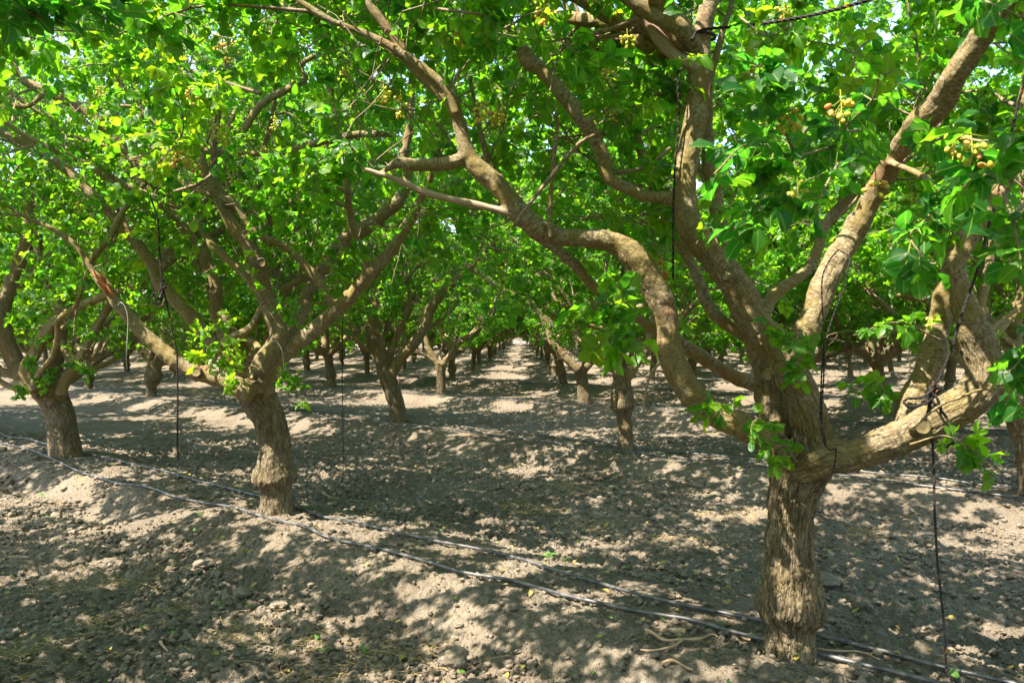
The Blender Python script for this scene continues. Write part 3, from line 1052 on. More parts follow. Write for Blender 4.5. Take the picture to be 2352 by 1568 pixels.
def auto_tree_chains(base, rs, nlimb=5, lean=None, graft=True, height=1.0, r=0.14, step=0.04, spread=0.75, gap=0.15, az0=None):
    base = np.asarray(base, float)
    lean = rs.normal(0, 0.10, 2) if lean is None else np.array(lean)
    zs = np.array([-0.2, 0.0, 0.12, 0.24, 0.30, 0.36, 0.55, 0.8, 1.0]) * np.array([1, 1, 1, 1, 1, 1, height, height, height])
    rr = np.array([1.1, 1.02, 0.92, 0.92, 1.36 if graft else 0.95, 1.18 if graft else 0.94, 0.93, 0.98, 1.1]) * r
    P = np.stack([base[0] + lean[0] * np.maximum(zs, 0), base[1] + lean[1] * np.maximum(zs, 0), base[2] + zs], 1)
    A = catmull(np.column_stack([P, rr]), step)
    ch = [Chain(A[:, :3], A[:, 3], part='trunk', idx=0, grow=None)]
    top = A[-1, :3] - np.array([0, 0, 0.10])
    az = rs.uniform(0, 6.28) if az0 is None else az0
    for k in range(2):
        ch.append(auto_limb(top, az + 2.1 + 3.0 * k, 1.0, 1.42, rs.uniform(4.6, 5.6), r * 0.5, rs, nlimb + k, step, grow=0.3, gap=gap))
    for k in range(nlimb):
        a = az + k * 2 * math.pi / nlimb + rs.normal(0, 0.25)
        L = rs.uniform(3.1, 4.3)
        l = auto_limb(top + rs.normal(0, 0.03, 3), a, rs.uniform(0.40, 0.85), rs.uniform(0.7, 1.35), L, r * rs.uniform(0.42, 0.58), rs, k, step, grow=0.13, gap=gap)
        ch.append(l)
        for f in (0.25, 0.42, 0.62):
            i = int(len(l.P) * f)
            fork = auto_limb(l.P[i], a + rs.choice([-1, 1]) * rs.uniform(0.5, 1.1), rs.uniform(0.15, 0.8), rs.uniform(0.3, 1.2), L * (1 - f) * rs.uniform(0.7, 1.0), l.R[i] * 0.62, rs, k, step, grow=0.15, gap=gap)
            fork.part = 'limb'
            ch.append(fork)
    return ch

# ------------------------------------------------------------------ the photographed trees
def gz(x, y): return float(ground(x, y)[0])

# nearest tree, right of the middle
rs1 = np.random.RandomState(11)
Y1 = 4.38
c = lambda ctrl, Y, **k: px_chain(ctrl, Y, **k)
t1 = [
    c([(1812, 1570, 155), (1813, 1500, 140), (1815, 1465, 127), (1816, 1436, 122), (1817, 1420, 154), (1818, 1406, 176), (1818, 1372, 172), (1817, 1322, 150), (1815, 1275, 130), (1815, 1200, 118),
       (1824, 1130, 128), (1836, 1075, 160), (1838, 1050, 158)], Y1, step=0.02, part='trunk', grow=None),
    # long limb arching to the left over the alley
    c([(1830, 1080, 80), (1790, 1030, 84), (1720, 985, 80), (1640, 950, 76), (1575, 885, 82), (1540, 805, 76), (1528, 720, 70), (1492, 645, 80), (1445, 580, 80), (1385, 550, 58), (1290, 545, 56),
       (1230, 518, 62), (1192, 485, 62), (1140, 422, 58), (1082, 368, 56), (1062, 310, 46), (1042, 250, 44), (992, 192, 44), (950, 150, 34), (900, 80, 28), (850, 15, 25)], Y1, part='limb', idx=1, grow=0.55, bias=(0, 0.45, 0.2), ext=1.0, rs=rs1, rough=0.9, wf=0.88),
    c([(1048, 262, 26), (1034, 214, 26), (990, 172, 24), (930, 128, 21), (850, 82, 20), (760, 48, 18), (690, 5, 17)], 4.34, part='branch', idx=11, parent=('limb', 1), grow=0.1, bias=(0, 0.3, 0.3), ext=0.8, rs=rs1, rough=0.5),
    c([(1068, 362, 36), (1035, 374, 34), (960, 380, 31), (915, 374, 28), (890, 388, 16), (872, 400, 12)], 4.38, part='branch', idx=12, parent=('limb', 1), grow=None, rough=0.6),
    c([(1200, 496, 22), (1110, 474, 19), (990, 446, 18), (920, 416, 16), (868, 398, 14), (838, 388, 11)], 4.36, part='branch', idx=13, parent=('limb', 1), grow=0.5, bias=(-0.2, 0.5, 0.2), dead=True, rough=0.6),
    # centre limb rising steeply to the top of the frame
    c([(1850, 1080, 110), (1866, 1000, 110), (1852, 930, 98), (1800, 830, 94), (1740, 742, 84), (1682, 642, 84), (1612, 562, 78), (1576, 500, 70), (1572, 420, 62), (1586, 330, 62), (1600, 240, 61),
       (1606, 150, 56), (1612, 80, 50), (1634, -10, 48)], Y1 - 0.02, part='limb', idx=2, grow=0.62, bias=(0, 0.4, 0.2), ext=1.5, rs=rs1, rough=0.9, wf=0.93),
    c([(1600, 152, 36), (1572, 140, 34), (1540, 118, 33), (1490, 60, 30), (1440, -6, 27)], 4.34, part='branch', idx=21, parent=('limb', 2), grow=0.7, bias=(0, 0.4, 0.2), ext=0.7, rs=rs1, dead=True, rough=0.5),
    c([(1572, 468, 40), (1530, 455, 33), (1480, 448, 32), (1400, 410, 36), (1390, 370, 36), (1350, 290, 37), (1290, 212, 37), (1240, 160, 40), (1212, 138, 44), (1198, 112, 34)], 4.36, part='branch', idx=22, parent=('limb', 2), grow=None, rough=0.8),
    # rear limb, standing behind the centre limb, and its long branch to the left
    c([(1820, 1060, 90), (1785, 990, 92), (1772, 930, 86), (1768, 870, 80), (1740, 790, 62), (1690, 680, 50), (1660, 560, 44), (1640, 430, 36)], 4.6, part='limb', idx=3, grow=0.5, bias=(0, 0.4, 0.2), ext=1.2, rs=rs1, rough=0.9),
    c([(1768, 890, 52), (1690, 866, 46), (1640, 838, 42), (1590, 805, 40), (1502, 757, 34), (1428, 702, 32), (1370, 664, 31), (1318, 606, 34), (1262, 560, 34), (1222, 535, 30)], 4.95, wf=0.85, clear=False, part='branch', idx=31, parent=('limb', 3), grow=0.6, bias=(-0.2, 0.6, 0.3), ext=1.0, rs=rs1, rough=0.6),
    # right limb leaning up towards the camera
    c([(1800, 840, 66), (1840, 800, 70), (1868, 725, 66), (1910, 622, 66), (1962, 530, 58), (2010, 440, 54, 4.25), (2042, 385, 52, 4.15), (2082, 320, 56, 4.0), (2120, 276, 66, 3.85), (2160, 235, 70, 3.75), (2192, 180, 62, 3.65), (2240, 100, 60, 3.55),
       (2300, 20, 56, 3.45), (2340, -40, 52, 3.4)], 4.33, part='limb', idx=4, grow=0.75, bias=(0, 0.4, 0.2), ext=1.2, rs=rs1, rough=0.7),
    # low limb swinging out to the right and then up
    c([(1845, 1070, 110), (1900, 1048, 96), (1950, 1046, 84), (2040, 1016, 86), (2130, 972, 93), (2200, 936, 95), (2246, 892, 94), (2260, 845, 88), (2246, 790, 86), (2226, 730, 72), (2202, 660, 56), (2192, 610, 56), (2215, 560, 52), (2255, 505, 48), (2300, 430, 44), (2340, 330, 40)], 4.3,
      part='limb', idx=5, grow=0.62, bias=(0.2, 0.4, 0.2), ext=1.5, rs=rs1, rough=0.85),
    c([(2070, 1000, 60), (2090, 940, 76), (2120, 870, 68), (2145, 800, 62), (2158, 740, 56), (2166, 680, 50), (2180, 600, 42), (2172, 500, 34)], 4.55, part='branch', idx=51, parent=('limb', 5), grow=0.5, bias=(0, 0.3, 0.3), ext=1.0, rs=rs1, rough=0.7),
    # thin bare shoots
    c([(1514, 832, 9), (1490, 870, 8), (1480, 930, 6), (1478, 946, 4)], 4.2, part='branch', parent=('limb', 1), grow=None),
    c([(2256, 770, 12), (2266, 755, 9), (2272, 745, 9)], 4.25, part='branch', parent=('limb', 5), grow=None),
    c([(2090, 985, 12, 4.15), (2160, 930, 10, 4.1), (2200, 915, 9, 4.0), (2250, 895, 8, 3.9), (2310, 890, 6, 3.8)], 4.1, part='branch', parent=('limb', 5), grow=None),
    c([(1266, 545, 14), (1262, 500, 13), (1266, 440, 12), (1272, 360, 12), (1280, 290, 9), (1276, 240, 6)], 4.3, part='branch', parent=('limb', 1), grow=None),
    c([(1392, 400, 9), (1480, 385, 10), (1540, 340, 9)], 4.4, part='branch', parent=('branch', 22), grow=None),
    c([(1180, 520, 9), (1215, 470, 10), (1270, 400, 11), (1330, 330, 11), (1390, 300, 10)], 4.25, part='branch', parent=('limb', 1), grow=None),
    c([(2042, 372, 18, 4.1), (2110, 400, 15, 3.6), (2160, 440, 12, 3.2), (2190, 470, 9, 3.0)], 3.6, part='branch', parent=('limb', 4), grow=None),
]
top1 = at(1838, 1050, Y1)
for az, idx, L in ((0.7, 6, 3.0), (1.5, 7, 2.8), (2.4, 8, 2.8)):
    b = auto_limb(at(1740, 790, 4.65), az, 0.7, 1.2, L * 1.3, 0.026, rs1, idx, wig=0.3, grow=0.2)
    t1.append(b)
for az, idx, L in ((2.7, 9, 4.6), (3.2, 12, 4.6), (3.7, 13, 4.2), (4.3, 14, 3.6)):  # overhead limbs added to shade the foreground soil
    t1.append(auto_limb(at(1610, 130, 4.4), az, 0.5, 0.25, L * 0.7, 0.035, rs1, idx, grow=0.1))

SPR1 = [
    dict(pts=[(1740, 700, 4.2), (1770, 740, 4.15), (1815, 770, 4.1), (1850, 815, 4.1)], n=13, size=0.067),
    dict(pts=[(1790, 810, 4.2), (1830, 860, 4.1), (1840, 880, 4.1)], n=6, size=0.067),
    dict(pts=[(1830, 1060, 4.2), (1800, 1020, 4.1), (1775, 1030, 4.1), (1780, 1062, 4.1)], n=9, size=0.076),
    dict(pts=[(1690, 960, 4.2), (1660, 930, 4.15), (1640, 925, 4.1), (1625, 965, 4.1)], n=10, size=0.067),
    dict(pts=[(1780, 990, 4.2), (1740, 960, 4.1), (1725, 985, 4.1), (1735, 1010, 4.1)], n=7, size=0.067),
    dict(pts=[(1500, 838, 4.2), (1434, 784, 3.6), (1390, 740, 3.3)], n=10, size=0.088, r=0.007),
    dict(pts=[(1460, 720, 3.6), (1400, 700, 3.3), (1340, 690, 3.2)], n=12, size=0.084),
    dict(pts=[(1480, 800, 3.8), (1420, 770, 3.4), (1400, 790, 3.3)], n=7, size=0.084),
    dict(pts=[(2090, 1020, 4.1), (2170, 1000, 4.05), (2230, 1030, 4.0), (2275, 1035, 4.0)], n=13, size=0.067),
    dict(pts=[(2210, 1010, 4.0), (2250, 1050, 4.0), (2290, 1080, 4.0)], n=7, size=0.067),
    dict(pts=[(1930, 920, 4.6), (1980, 880, 4.6), (2020, 880, 4.5), (2040, 930, 4.5)], n=15, size=0.067),
    dict(pts=[(2160, 780, 4.4), (2060, 740, 4.3), (1960, 770, 4.3)], n=12, size=0.067),
    # branches hanging between the right limb and the camera
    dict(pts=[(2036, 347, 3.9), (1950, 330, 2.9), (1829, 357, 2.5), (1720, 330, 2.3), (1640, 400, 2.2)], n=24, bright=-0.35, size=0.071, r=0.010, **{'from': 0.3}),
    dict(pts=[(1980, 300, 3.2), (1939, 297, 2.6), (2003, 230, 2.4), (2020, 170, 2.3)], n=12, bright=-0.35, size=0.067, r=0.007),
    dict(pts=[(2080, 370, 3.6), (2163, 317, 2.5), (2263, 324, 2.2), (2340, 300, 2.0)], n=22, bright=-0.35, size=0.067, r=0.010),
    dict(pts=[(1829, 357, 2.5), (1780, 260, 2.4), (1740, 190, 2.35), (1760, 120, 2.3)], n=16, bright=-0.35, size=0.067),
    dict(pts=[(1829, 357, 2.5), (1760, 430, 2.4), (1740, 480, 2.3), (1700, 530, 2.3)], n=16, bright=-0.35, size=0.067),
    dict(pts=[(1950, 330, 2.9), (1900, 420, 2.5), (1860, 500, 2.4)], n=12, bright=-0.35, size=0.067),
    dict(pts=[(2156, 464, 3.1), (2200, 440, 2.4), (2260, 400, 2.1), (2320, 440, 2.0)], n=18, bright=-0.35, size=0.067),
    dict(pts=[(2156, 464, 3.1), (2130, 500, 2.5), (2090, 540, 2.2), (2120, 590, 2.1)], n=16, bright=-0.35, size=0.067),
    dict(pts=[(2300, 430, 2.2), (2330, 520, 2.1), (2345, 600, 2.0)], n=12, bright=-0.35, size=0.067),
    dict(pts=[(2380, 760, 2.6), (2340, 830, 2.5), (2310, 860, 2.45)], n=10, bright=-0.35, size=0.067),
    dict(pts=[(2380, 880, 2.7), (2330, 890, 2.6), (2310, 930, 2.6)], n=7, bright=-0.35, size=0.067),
    dict(pts=[(2000, 90, 3.4), (1960, 130, 3.0), (1990, 180, 2.9), (2060, 160, 2.9)], n=13, size=0.067, bright=0.25),
    dict(pts=[(1700, 40, 3.6), (1760, 80, 3.2), (1820, 60, 3.0)], n=12, size=0.067),
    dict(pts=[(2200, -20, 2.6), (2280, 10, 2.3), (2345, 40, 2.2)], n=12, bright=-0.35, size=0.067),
    dict(pts=[(1600, 560, 4.25), (1640, 500, 4.1), (1660, 460, 4.0)], n=10, size=0.067),
    dict(pts=[(1000, 20, 3.6), (1080, 30, 3.5), (1180, 40, 3.5), (1260, 20, 3.5)], n=18, size=0.071, r=0.007),
    dict(pts=[(1250, 60, 3.9), (1320, 120, 3.8), (1380, 150, 3.8)], n=13, size=0.076),
    dict(pts=[(1330, 300, 4.3), (1420, 240, 4.1), (1500, 250, 4.1)], n=16, size=0.076),
]
NUT1 = [(1105, 232, 4.2, 20, 0.62), (1140, 240, 4.2, 18, 0.62), (1830, 415, 2.6, 8, 0.55), (1845, 450, 2.7, 9, 0.5), (2140, 728, 4.2, 7, 0.5), (1810, 240, 2.4, 12, 0.7), (1930, 230, 2.4, 10, 0.72),
        (2190, 310, 2.3, 9, 0.72), (2230, 330, 2.2, 7, 0.7), (1722, 110, 4.2, 30, 0.25), (1745, 130, 4.2, 28, 0.25), (1390, 150, 4.2, 26, 0.5), (1405, 230, 4.2, 20, 0.45), (1250, 10, 4.0, 16, 0.6),
        (1520, 600, 4.5, 20, 0.92), (1800, 10, 4.0, 12, 0.5), (1060, 70, 4.2, 14, 0.55), (2010, 410, 2.5, 6, 0.6), (2300, 350, 2.1, 5, 0.7), (1440, 80, 4.1, 14, 0.5), (920, 220, 4.4, 20, 0.4), (880, 195, 4.5, 16, 0.4)]
SCAR1 = [(('limb', 5), 2118, 978, 4.17, 19, (0.12, -1, 0.05)), (('limb', 2), 1762, 860, 4.2, 11, (-0.8, -0.8, -0.1)), (('limb', 5), 1985, 1056, 4.19, 6, (0, -1, -0.2)), (('limb', 2), 1668, 634, 4.22, 9, (-0.5, -1, 0.4))]

# second tree of the near row, left of the middle
rs2 = np.random.RandomState(22)
Y2 = 7.83
t2 = [
    c([(637, 1205, 100), (636, 1176, 90), (634, 1130, 80), (634, 1116, 80), (632, 1109, 98), (631, 1101, 112), (631, 1085, 106), (632, 1060, 88), (632, 1020, 80), (618, 960, 82), (594, 915, 94), (582, 888, 96)], Y2, part='trunk', grow=None),
    c([(580, 905, 60), (540, 885, 52), (490, 866, 42), (440, 850, 42), (380, 810, 40), (310, 745, 35), (265, 690, 31), (240, 652, 30), (226, 640, 20), (205, 610, 17), (170, 560, 15), (110, 520, 13), (60, 500, 12), (0, 460, 10)], 7.6, part='limb', idx=1, grow=0.62, bias=(-0.1, 0.5, 0.3), rough=0.5),
    c([(570, 890, 50), (556, 850, 42), (520, 810, 38), (484, 783, 37), (434, 723, 35), (367, 650, 30), (345, 600, 29), (284, 523, 28), (215, 450, 27), (140, 380, 25), (60, 332, 24), (0, 300, 20), (-60, 260, 16)], 8.1, part='limb', idx=2, grow=0.5, bias=(-0.1, 0.4, 0.2), ext=0.8, rs=rs2, rough=0.5),
    c([(572, 870, 40), (545, 820, 36), (510, 755, 34), (496, 700, 33), (494, 656, 33), (478, 610, 31), (460, 573, 30), (402, 502, 29), (350, 440, 28), (300, 368, 27), (262, 317, 26), (200, 257, 25), (117, 215, 24), (50, 182, 20), (28, 140, 14)], 8.35, part='limb', idx=3, grow=0.5, bias=(-0.1, 0.4, 0.2), ext=0.9, rs=rs2, rough=0.45),
    c([(588, 900, 60), (604, 840, 56), (640, 780, 50), (634, 740, 48), (612, 690, 46), (600, 640, 46), (592, 605, 46), (560, 545, 38), (528, 500, 36), (505, 445, 33), (492, 410, 26), (492, 385, 20)], 7.7, part='limb', idx=4, grow=0.8, bias=(0, 0.4, 0.3), ext=1.6, rs=rs2, rough=0.7),
    c([(598, 905, 58), (622, 855, 50), (660, 806, 44), (730, 750, 40), (790, 696, 36), (851, 626, 34), (901, 573, 31), (930, 525, 28), (960, 470, 24), (985, 420, 18)], 7.75, part='limb', idx=5, grow=0.5, bias=(0.1, 0.4, 0.3), ext=1.4, rs=rs2, rough=0.6),
    c([(655, 810, 36, 7.9), (690, 720, 36, 8.1), (720, 650, 36), (784, 558, 36), (851, 517, 36), (918, 456, 35), (936, 402, 32), (926, 368, 26), (940, 300, 22), (945, 215, 20), (955, 140, 15)], 8.3, part='branch', idx=51, parent=('limb', 5), grow=0.45, bias=(0.1, 0.4, 0.3), ext=1.0, rs=rs2, rough=0.45),
    # branches of the upper crown
    c([(300, 367, 14), (400, 340, 13), (520, 350, 12), (620, 352, 16), (720, 330, 18), (800, 312, 19), (870, 308, 16), (900, 312, 12)], 7.7, part='branch', idx=52, grow=None, rough=0.3),
    c([(560, 300, 20), (600, 240, 20), (660, 205, 19), (700, 180, 19), (690, 150, 16), (760, 110, 13), (830, 95, 11)], 7.4, part='branch', idx=53, grow=0.1, bias=(0, 0.3, 0.3), rough=0.3),
    c([(430, 160, 12), (490, 180, 12), (560, 205, 11), (600, 215, 10)], 7.2, part='branch', grow=None),
    c([(200, 257, 10), (260, 244, 9), (320, 250, 9), (360, 290, 8)], 7.9, part='branch', grow=None),
    c([(0, 230, 12), (60, 245, 14), (100, 215, 14)], 7.9, part='branch', grow=None),
    c([(385, 380, 7), (430, 360, 8), (480, 330, 8)], 7.1, part='branch', grow=None),
    c([(400, 440, 8), (460, 420, 9), (500, 388, 7)], 7.2, part='branch', grow=None),
]
for az, idx, L in ((0.5, 6, 3.0), (1.2, 7, 3.2), (1.9, 8, 2.8), (2.7, 9, 2.8)):
    t2.append(auto_limb(at(590, 880, 8.0), az, 0.6, 1.2, L * 1.25, 0.034, rs2, idx, wig=0.32, grow=0.15))
SPR2 = [
    dict(pts=[(560, 870, 7.6), (520, 830, 7.3), (480, 800, 7.2), (450, 760, 7.2)], n=24, size=0.067, bright=0.3),  # raised bright here and on the next two: sunlight put into leaf colour
    dict(pts=[(560, 860, 7.6), (530, 790, 7.3), (500, 745, 7.2), (540, 720, 7.2)], n=21, size=0.067, bright=0.3),
    dict(pts=[(550, 830, 7.5), (480, 830, 7.2), (440, 820, 7.1)], n=18, size=0.067, bright=0.3),
    dict(pts=[(580, 880, 7.4), (540, 870, 7.2), (520, 890, 7.2), (525, 905, 7.2)], n=13, size=0.067, bright=0.2),
    dict(pts=[(640, 850, 7.5), (660, 870, 7.35), (680, 890, 7.3), (690, 925, 7.3)], n=21, size=0.067, bright=0.15),
    dict(pts=[(700, 770, 7.5), (680, 720, 7.3), (640, 690, 7.2)], n=15, size=0.067),
    dict(pts=[(740, 700, 7.5), (780, 640, 7.3), (800, 600, 7.2)], n=21, size=0.067),
    dict(pts=[(640, 560, 7.3), (700, 560, 7.2), (760, 600, 7.2)], n=18, size=0.067),
    dict(pts=[(360, 380, 5.2), (420, 300, 5.0), (400, 200, 4.8), (370, 130, 4.7)], n=27, size=0.071, bright=0.3, r=0.007),
    dict(pts=[(470, 340, 5.4), (420, 330, 5.0), (370, 370, 4.8), (330, 400, 4.8)], n=21, size=0.071, bright=0.35),
    dict(pts=[(470, 130, 5.2), (500, 200, 5.0), (480, 260, 4.9)], n=21, size=0.067, bright=0.3),
    dict(pts=[(470, 420, 6.2), (430, 460, 6.0), (460, 500, 6.0)], n=15, size=0.067),
]
NUT2 = [(500, 75, 5.5, 24, 0.55), (520, 100, 5.4, 24, 0.6), (540, 95, 5.6, 20, 0.55), (440, 205, 5.4, 20, 0.62), (400, 325, 5.2, 30, 0.66), (385, 345, 5.2, 26, 0.66), (430, 345, 5.2, 20, 0.6), (500, 280, 5.6, 22, 0.5), (520, 300, 5.6, 18, 0.5),
        (230, 195, 7.0, 22, 0.3), (630, 265, 7.0, 26, 0.3), (180, 460, 7.6, 24, 0.35), (455, 382, 5.4, 7, 1.1), (740, 250, 7.2, 14, 0.45), (520, 50, 6.0, 16, 0.6), (620, 50, 6.5, 14, 0.55), (790, 150, 6.5, 12, 0.6), (600, 330, 7.4, 12, 0.35)]
SCAR2 = [(('limb', 4), 600, 603, 7.52, 9, (0.5, -1, 0.1)), (('limb', 4), 576, 856, 7.5, 13, (-0.6, -1, 0.15)), (('limb', 1), 450, 854, 7.49, 10, (0.1, -1, 0.2))]

# third tree of the near row, at the left edge
rs3 = np.random.RandomState(33)
Y3 = 11.2
t3 = [
    c([(152, 1070, 90), (151, 1050, 86), (145, 1000, 74), (137, 950, 70), (122, 915, 74), (108, 892, 84)], Y3, part='trunk', grow=None),
    c([(100, 900, 50), (60, 865, 46), (25, 810, 44), (6, 750, 42), (6, 705, 40), (30, 640, 34), (50, 585, 32), (60, 540, 27), (66, 505, 22), (60, 440, 16)], 11.0, part='limb', idx=1, grow=0.5, bias=(0, 0.3, 0.3), ext=1.2, rs=rs3, rough=0.6),
    c([(88, 895, 40), (62, 850, 36), (80, 810, 32), (117, 750, 30), (160, 718, 27), (200, 695, 23), (234, 683, 21), (290, 662, 19), (330, 648, 16)], 10.9, part='limb', idx=2, grow=0.5, bias=(0.1, 0.3, 0.3), ext=1.0, rs=rs3, rough=0.5),
    c([(120, 900, 50), (124, 850, 40), (135, 790, 34), (140, 720, 30), (110, 640, 24), (90, 560, 18)], 11.4, part='limb', idx=3, grow=0.4, ext=1.2, rs=rs3, rough=0.8),
    c([(140, 905, 36), (150, 873, 26), (168, 850, 24), (195, 800, 22), (225, 745, 21), (252, 700, 20), (262, 660, 16)], 11.1, part='limb', idx=4, grow=0.4, bias=(0.1, 0.3, 0.3), ext=1.2, rs=rs3, rough=0.5),
    c([(90, 895, 26), (55, 885, 25), (33, 876, 22)], 10.9, part='limb', idx=5, grow=None, rough=0.8),
]
for az, idx, L in ((0.3, 6, 3.0), (1.6, 7, 3.0), (2.8, 8, 3.0), (3.7, 9, 2.8)):
    t3.append(auto_limb(at(120, 890, 11.3), az, 0.5, 1.2, L * 1.25, 0.034, rs3, idx, wig=0.32, grow=0.15))
SPR3 = [
    dict(pts=[(110, 880, 10.9), (80, 850, 10.7), (60, 830, 10.6)], n=24, size=0.067),
    dict(pts=[(150, 850, 10.9), (170, 830, 10.7), (210, 860, 10.6)], n=33, size=0.067),
    dict(pts=[(130, 870, 10.8), (110, 860, 10.6), (100, 900, 10.6)], n=21, size=0.067),
    dict(pts=[(60, 880, 10.7), (50, 890, 10.6), (45, 915, 10.6)], n=18, size=0.067),
    dict(pts=[(170, 780, 10.9), (190, 760, 10.7), (230, 780, 10.6)], n=30, size=0.067),
]

# trees of the second row
rsA = np.random.RandomState(44)
tA = [
    c([(915, 990, 48), (914, 972, 46), (911, 930, 42), (900, 895, 42), (884, 850, 44), (876, 815, 40)], 15.65, part='trunk', grow=None),
    c([(880, 830, 40), (866, 795, 34), (851, 765, 30), (861, 705, 22), (848, 650, 18), (850, 590, 14)], 15.6, part='limb', idx=1, grow=0.4, ext=1.4, rs=rsA, rough=0.7),
    c([(898, 860, 30), (918, 826, 27), (950, 790, 27), (978, 745, 27), (988, 710, 27), (1010, 678, 25), (1045, 645, 22), (1076, 616, 19), (1110, 580, 13), (1130, 520, 9)], 15.6, part='limb', idx=2, grow=0.5, bias=(0.1, 0.2, 0.3), ext=0.9, rs=rsA, rough=0.5),
    c([(890, 840, 26), (900, 800, 20), (925, 740, 15), (942, 690, 13), (930, 630, 10)], 15.7, part='limb', idx=3, grow=0.3, ext=1.6, rs=rsA, rough=0.5),
]
for az, idx, L in ((0.8, 4, 3.2), (2.2, 5, 3.2), (3.4, 6, 3.0), (1.5, 7, 3.2), (5.0, 8, 2.4)):
    tA.append(auto_limb(at(882, 820, 15.7), az, 0.6, 1.2, L * 1.25, 0.034, rsA, idx, wig=0.32, grow=0.15))
rsB = np.random.RandomState(55)
tB = [
    c([(1437, 1055, 46), (1437, 1037, 44), (1435, 990, 42), (1433, 950, 40), (1432, 942, 52), (1431, 934, 66), (1429, 905, 58), (1428, 875, 48), (1428, 845, 44)], 11.85, part='trunk', grow=None),
    c([(1418, 860, 26), (1406, 815, 18), (1392, 770, 13), (1370, 720, 11), (1350, 650, 9)], 11.8, part='limb', idx=1, grow=0.35, ext=1.4, rs=rsB, rough=0.6),
    c([(1428, 850, 26), (1425, 790, 22), (1440, 740, 18), (1425, 690, 15), (1440, 620, 12)], 11.9, part='limb', idx=2, grow=0.35, ext=1.4, rs=rsB, rough=0.6),
    c([(1440, 865, 30), (1470, 820, 26), (1492, 780, 24), (1502, 720, 20), (1512, 655, 16), (1490, 600, 12)], 11.8, part='limb', idx=3, grow=0.35, ext=1.4, rs=rsB, rough=0.6),
]
for az, idx, L in ((0.2, 4, 3.2), (1.4, 5, 3.2), (2.4, 6, 3.2), (3.6, 7, 3.0)):
    tB.append(auto_limb(at(1430, 850, 11.9), az, 0.6, 1.2, L * 1.25, 0.034, rsB, idx, wig=0.32, grow=0.15))
rsC = np.random.RandomState(66)
tC = [
    c([(2370, 1160, 66), (2368, 1137, 64), (2366, 1070, 64), (2362, 1012, 68), (2357, 990, 74), (2340, 960, 66), (2318, 928, 58), (2297, 892, 50), (2280, 862, 42)], 8.62, part='trunk', grow=None),
    c([(2290, 880, 42), (2272, 830, 34), (2262, 770, 28), (2254, 720, 25), (2260, 665, 23), (2275, 590, 21), (2280, 500, 18), (2262, 420, 15)], 8.7, part='limb', idx=1, grow=0.35, ext=1.2, rs=rsC, rough=0.5),
    c([(2262, 768, 18), (2295, 740, 15), (2332, 712, 14), (2370, 680, 13), (2420, 620, 11)], 8.6, part='limb', idx=1, grow=0.3, ext=0.8, rs=rsC, rough=0.4),
    c([(2340, 955, 50), (2385, 890, 46), (2450, 800, 40), (2520, 700, 34), (2580, 560, 26), (2600, 420, 16)], 8.6, part='limb', idx=2, grow=0.3, ext=1.0, rs=rsC, rough=0.6),
    c([(2320, 930, 40), (2340, 850, 36), (2330, 760, 32), (2350, 660, 28), (2330, 540, 24), (2350, 420, 18)], 9.2, part='limb', idx=3, grow=0.3, ext=1.2, rs=rsC, rough=0.6),
]
for az, idx, L in ((0.6, 4, 3.2), (1.6, 5, 3.2), (2.5, 6, 3.2)):
    tC.append(auto_limb(at(2310, 920, 8.8), az, 0.6, 1.2, L * 1.25, 0.034, rsC, idx, wig=0.32, grow=0.15))
# third row: the two pale trunks that flank the alley
rsD = np.random.RandomState(77)
tD = [
    c([(1012, 915, 28), (1012, 902, 27), (1013, 865, 24), (1012, 832, 30)], 24.0, part='trunk', grow=None),
    c([(1008, 840, 18), (985, 800, 14), (975, 760, 12), (958, 700, 9)], 24.0, part='limb', idx=1, grow=0.35, ext=1.2, rs=rsD, rough=0.6),
    c([(1016, 838, 18), (1050, 795, 14), (1080, 770, 12), (1110, 735, 10), (1150, 690, 8)], 23.9, part='limb', idx=2, grow=0.35, ext=1.2, rs=rsD, rough=0.5),
]
for az, idx, L in ((0.8, 4, 3.2), (2.0, 5, 3.2), (3.2, 6, 3.0), (5.2, 7, 2.8)):
    tD.append(auto_limb(at(1012, 835, 24.0), az, 0.55, 1.2, L * 1.25, 0.034, rsD, idx, wig=0.32, grow=0.15))
rsE = np.random.RandomState(88)
tE = [
    c([(1343, 935, 38), (1342, 922, 37), (1339, 885, 31), (1331, 842, 36)], 20.8, part='trunk', grow=None),
    c([(1328, 850, 24), (1300, 822, 21), (1268, 785, 20), (1256, 742, 18), (1228, 705, 17), (1192, 682, 15), (1152, 663, 13), (1112, 637, 12), (1080, 612, 11), (1056, 585, 10), (1040, 545, 8), (1020, 505, 6)], 20.6, part='limb', idx=1, grow=0.6, bias=(0, 0.2, 0.4), rough=0.4),
    c([(1340, 850, 20), (1375, 815, 16), (1402, 780, 12), (1412, 735, 10)], 20.8, part='limb', idx=2, grow=0.35, ext=1.2, rs=rsE, rough=0.5),
]
for az, idx, L in ((0.2, 4, 3.2), (1.2, 5, 3.2), (2.2, 6, 3.2), (4.4, 7, 2.8)):
    tE.append(auto_limb(at(1332, 845, 20.9), az, 0.55, 1.2, L * 1.25, 0.034, rsE, idx, wig=0.32, grow=0.15))
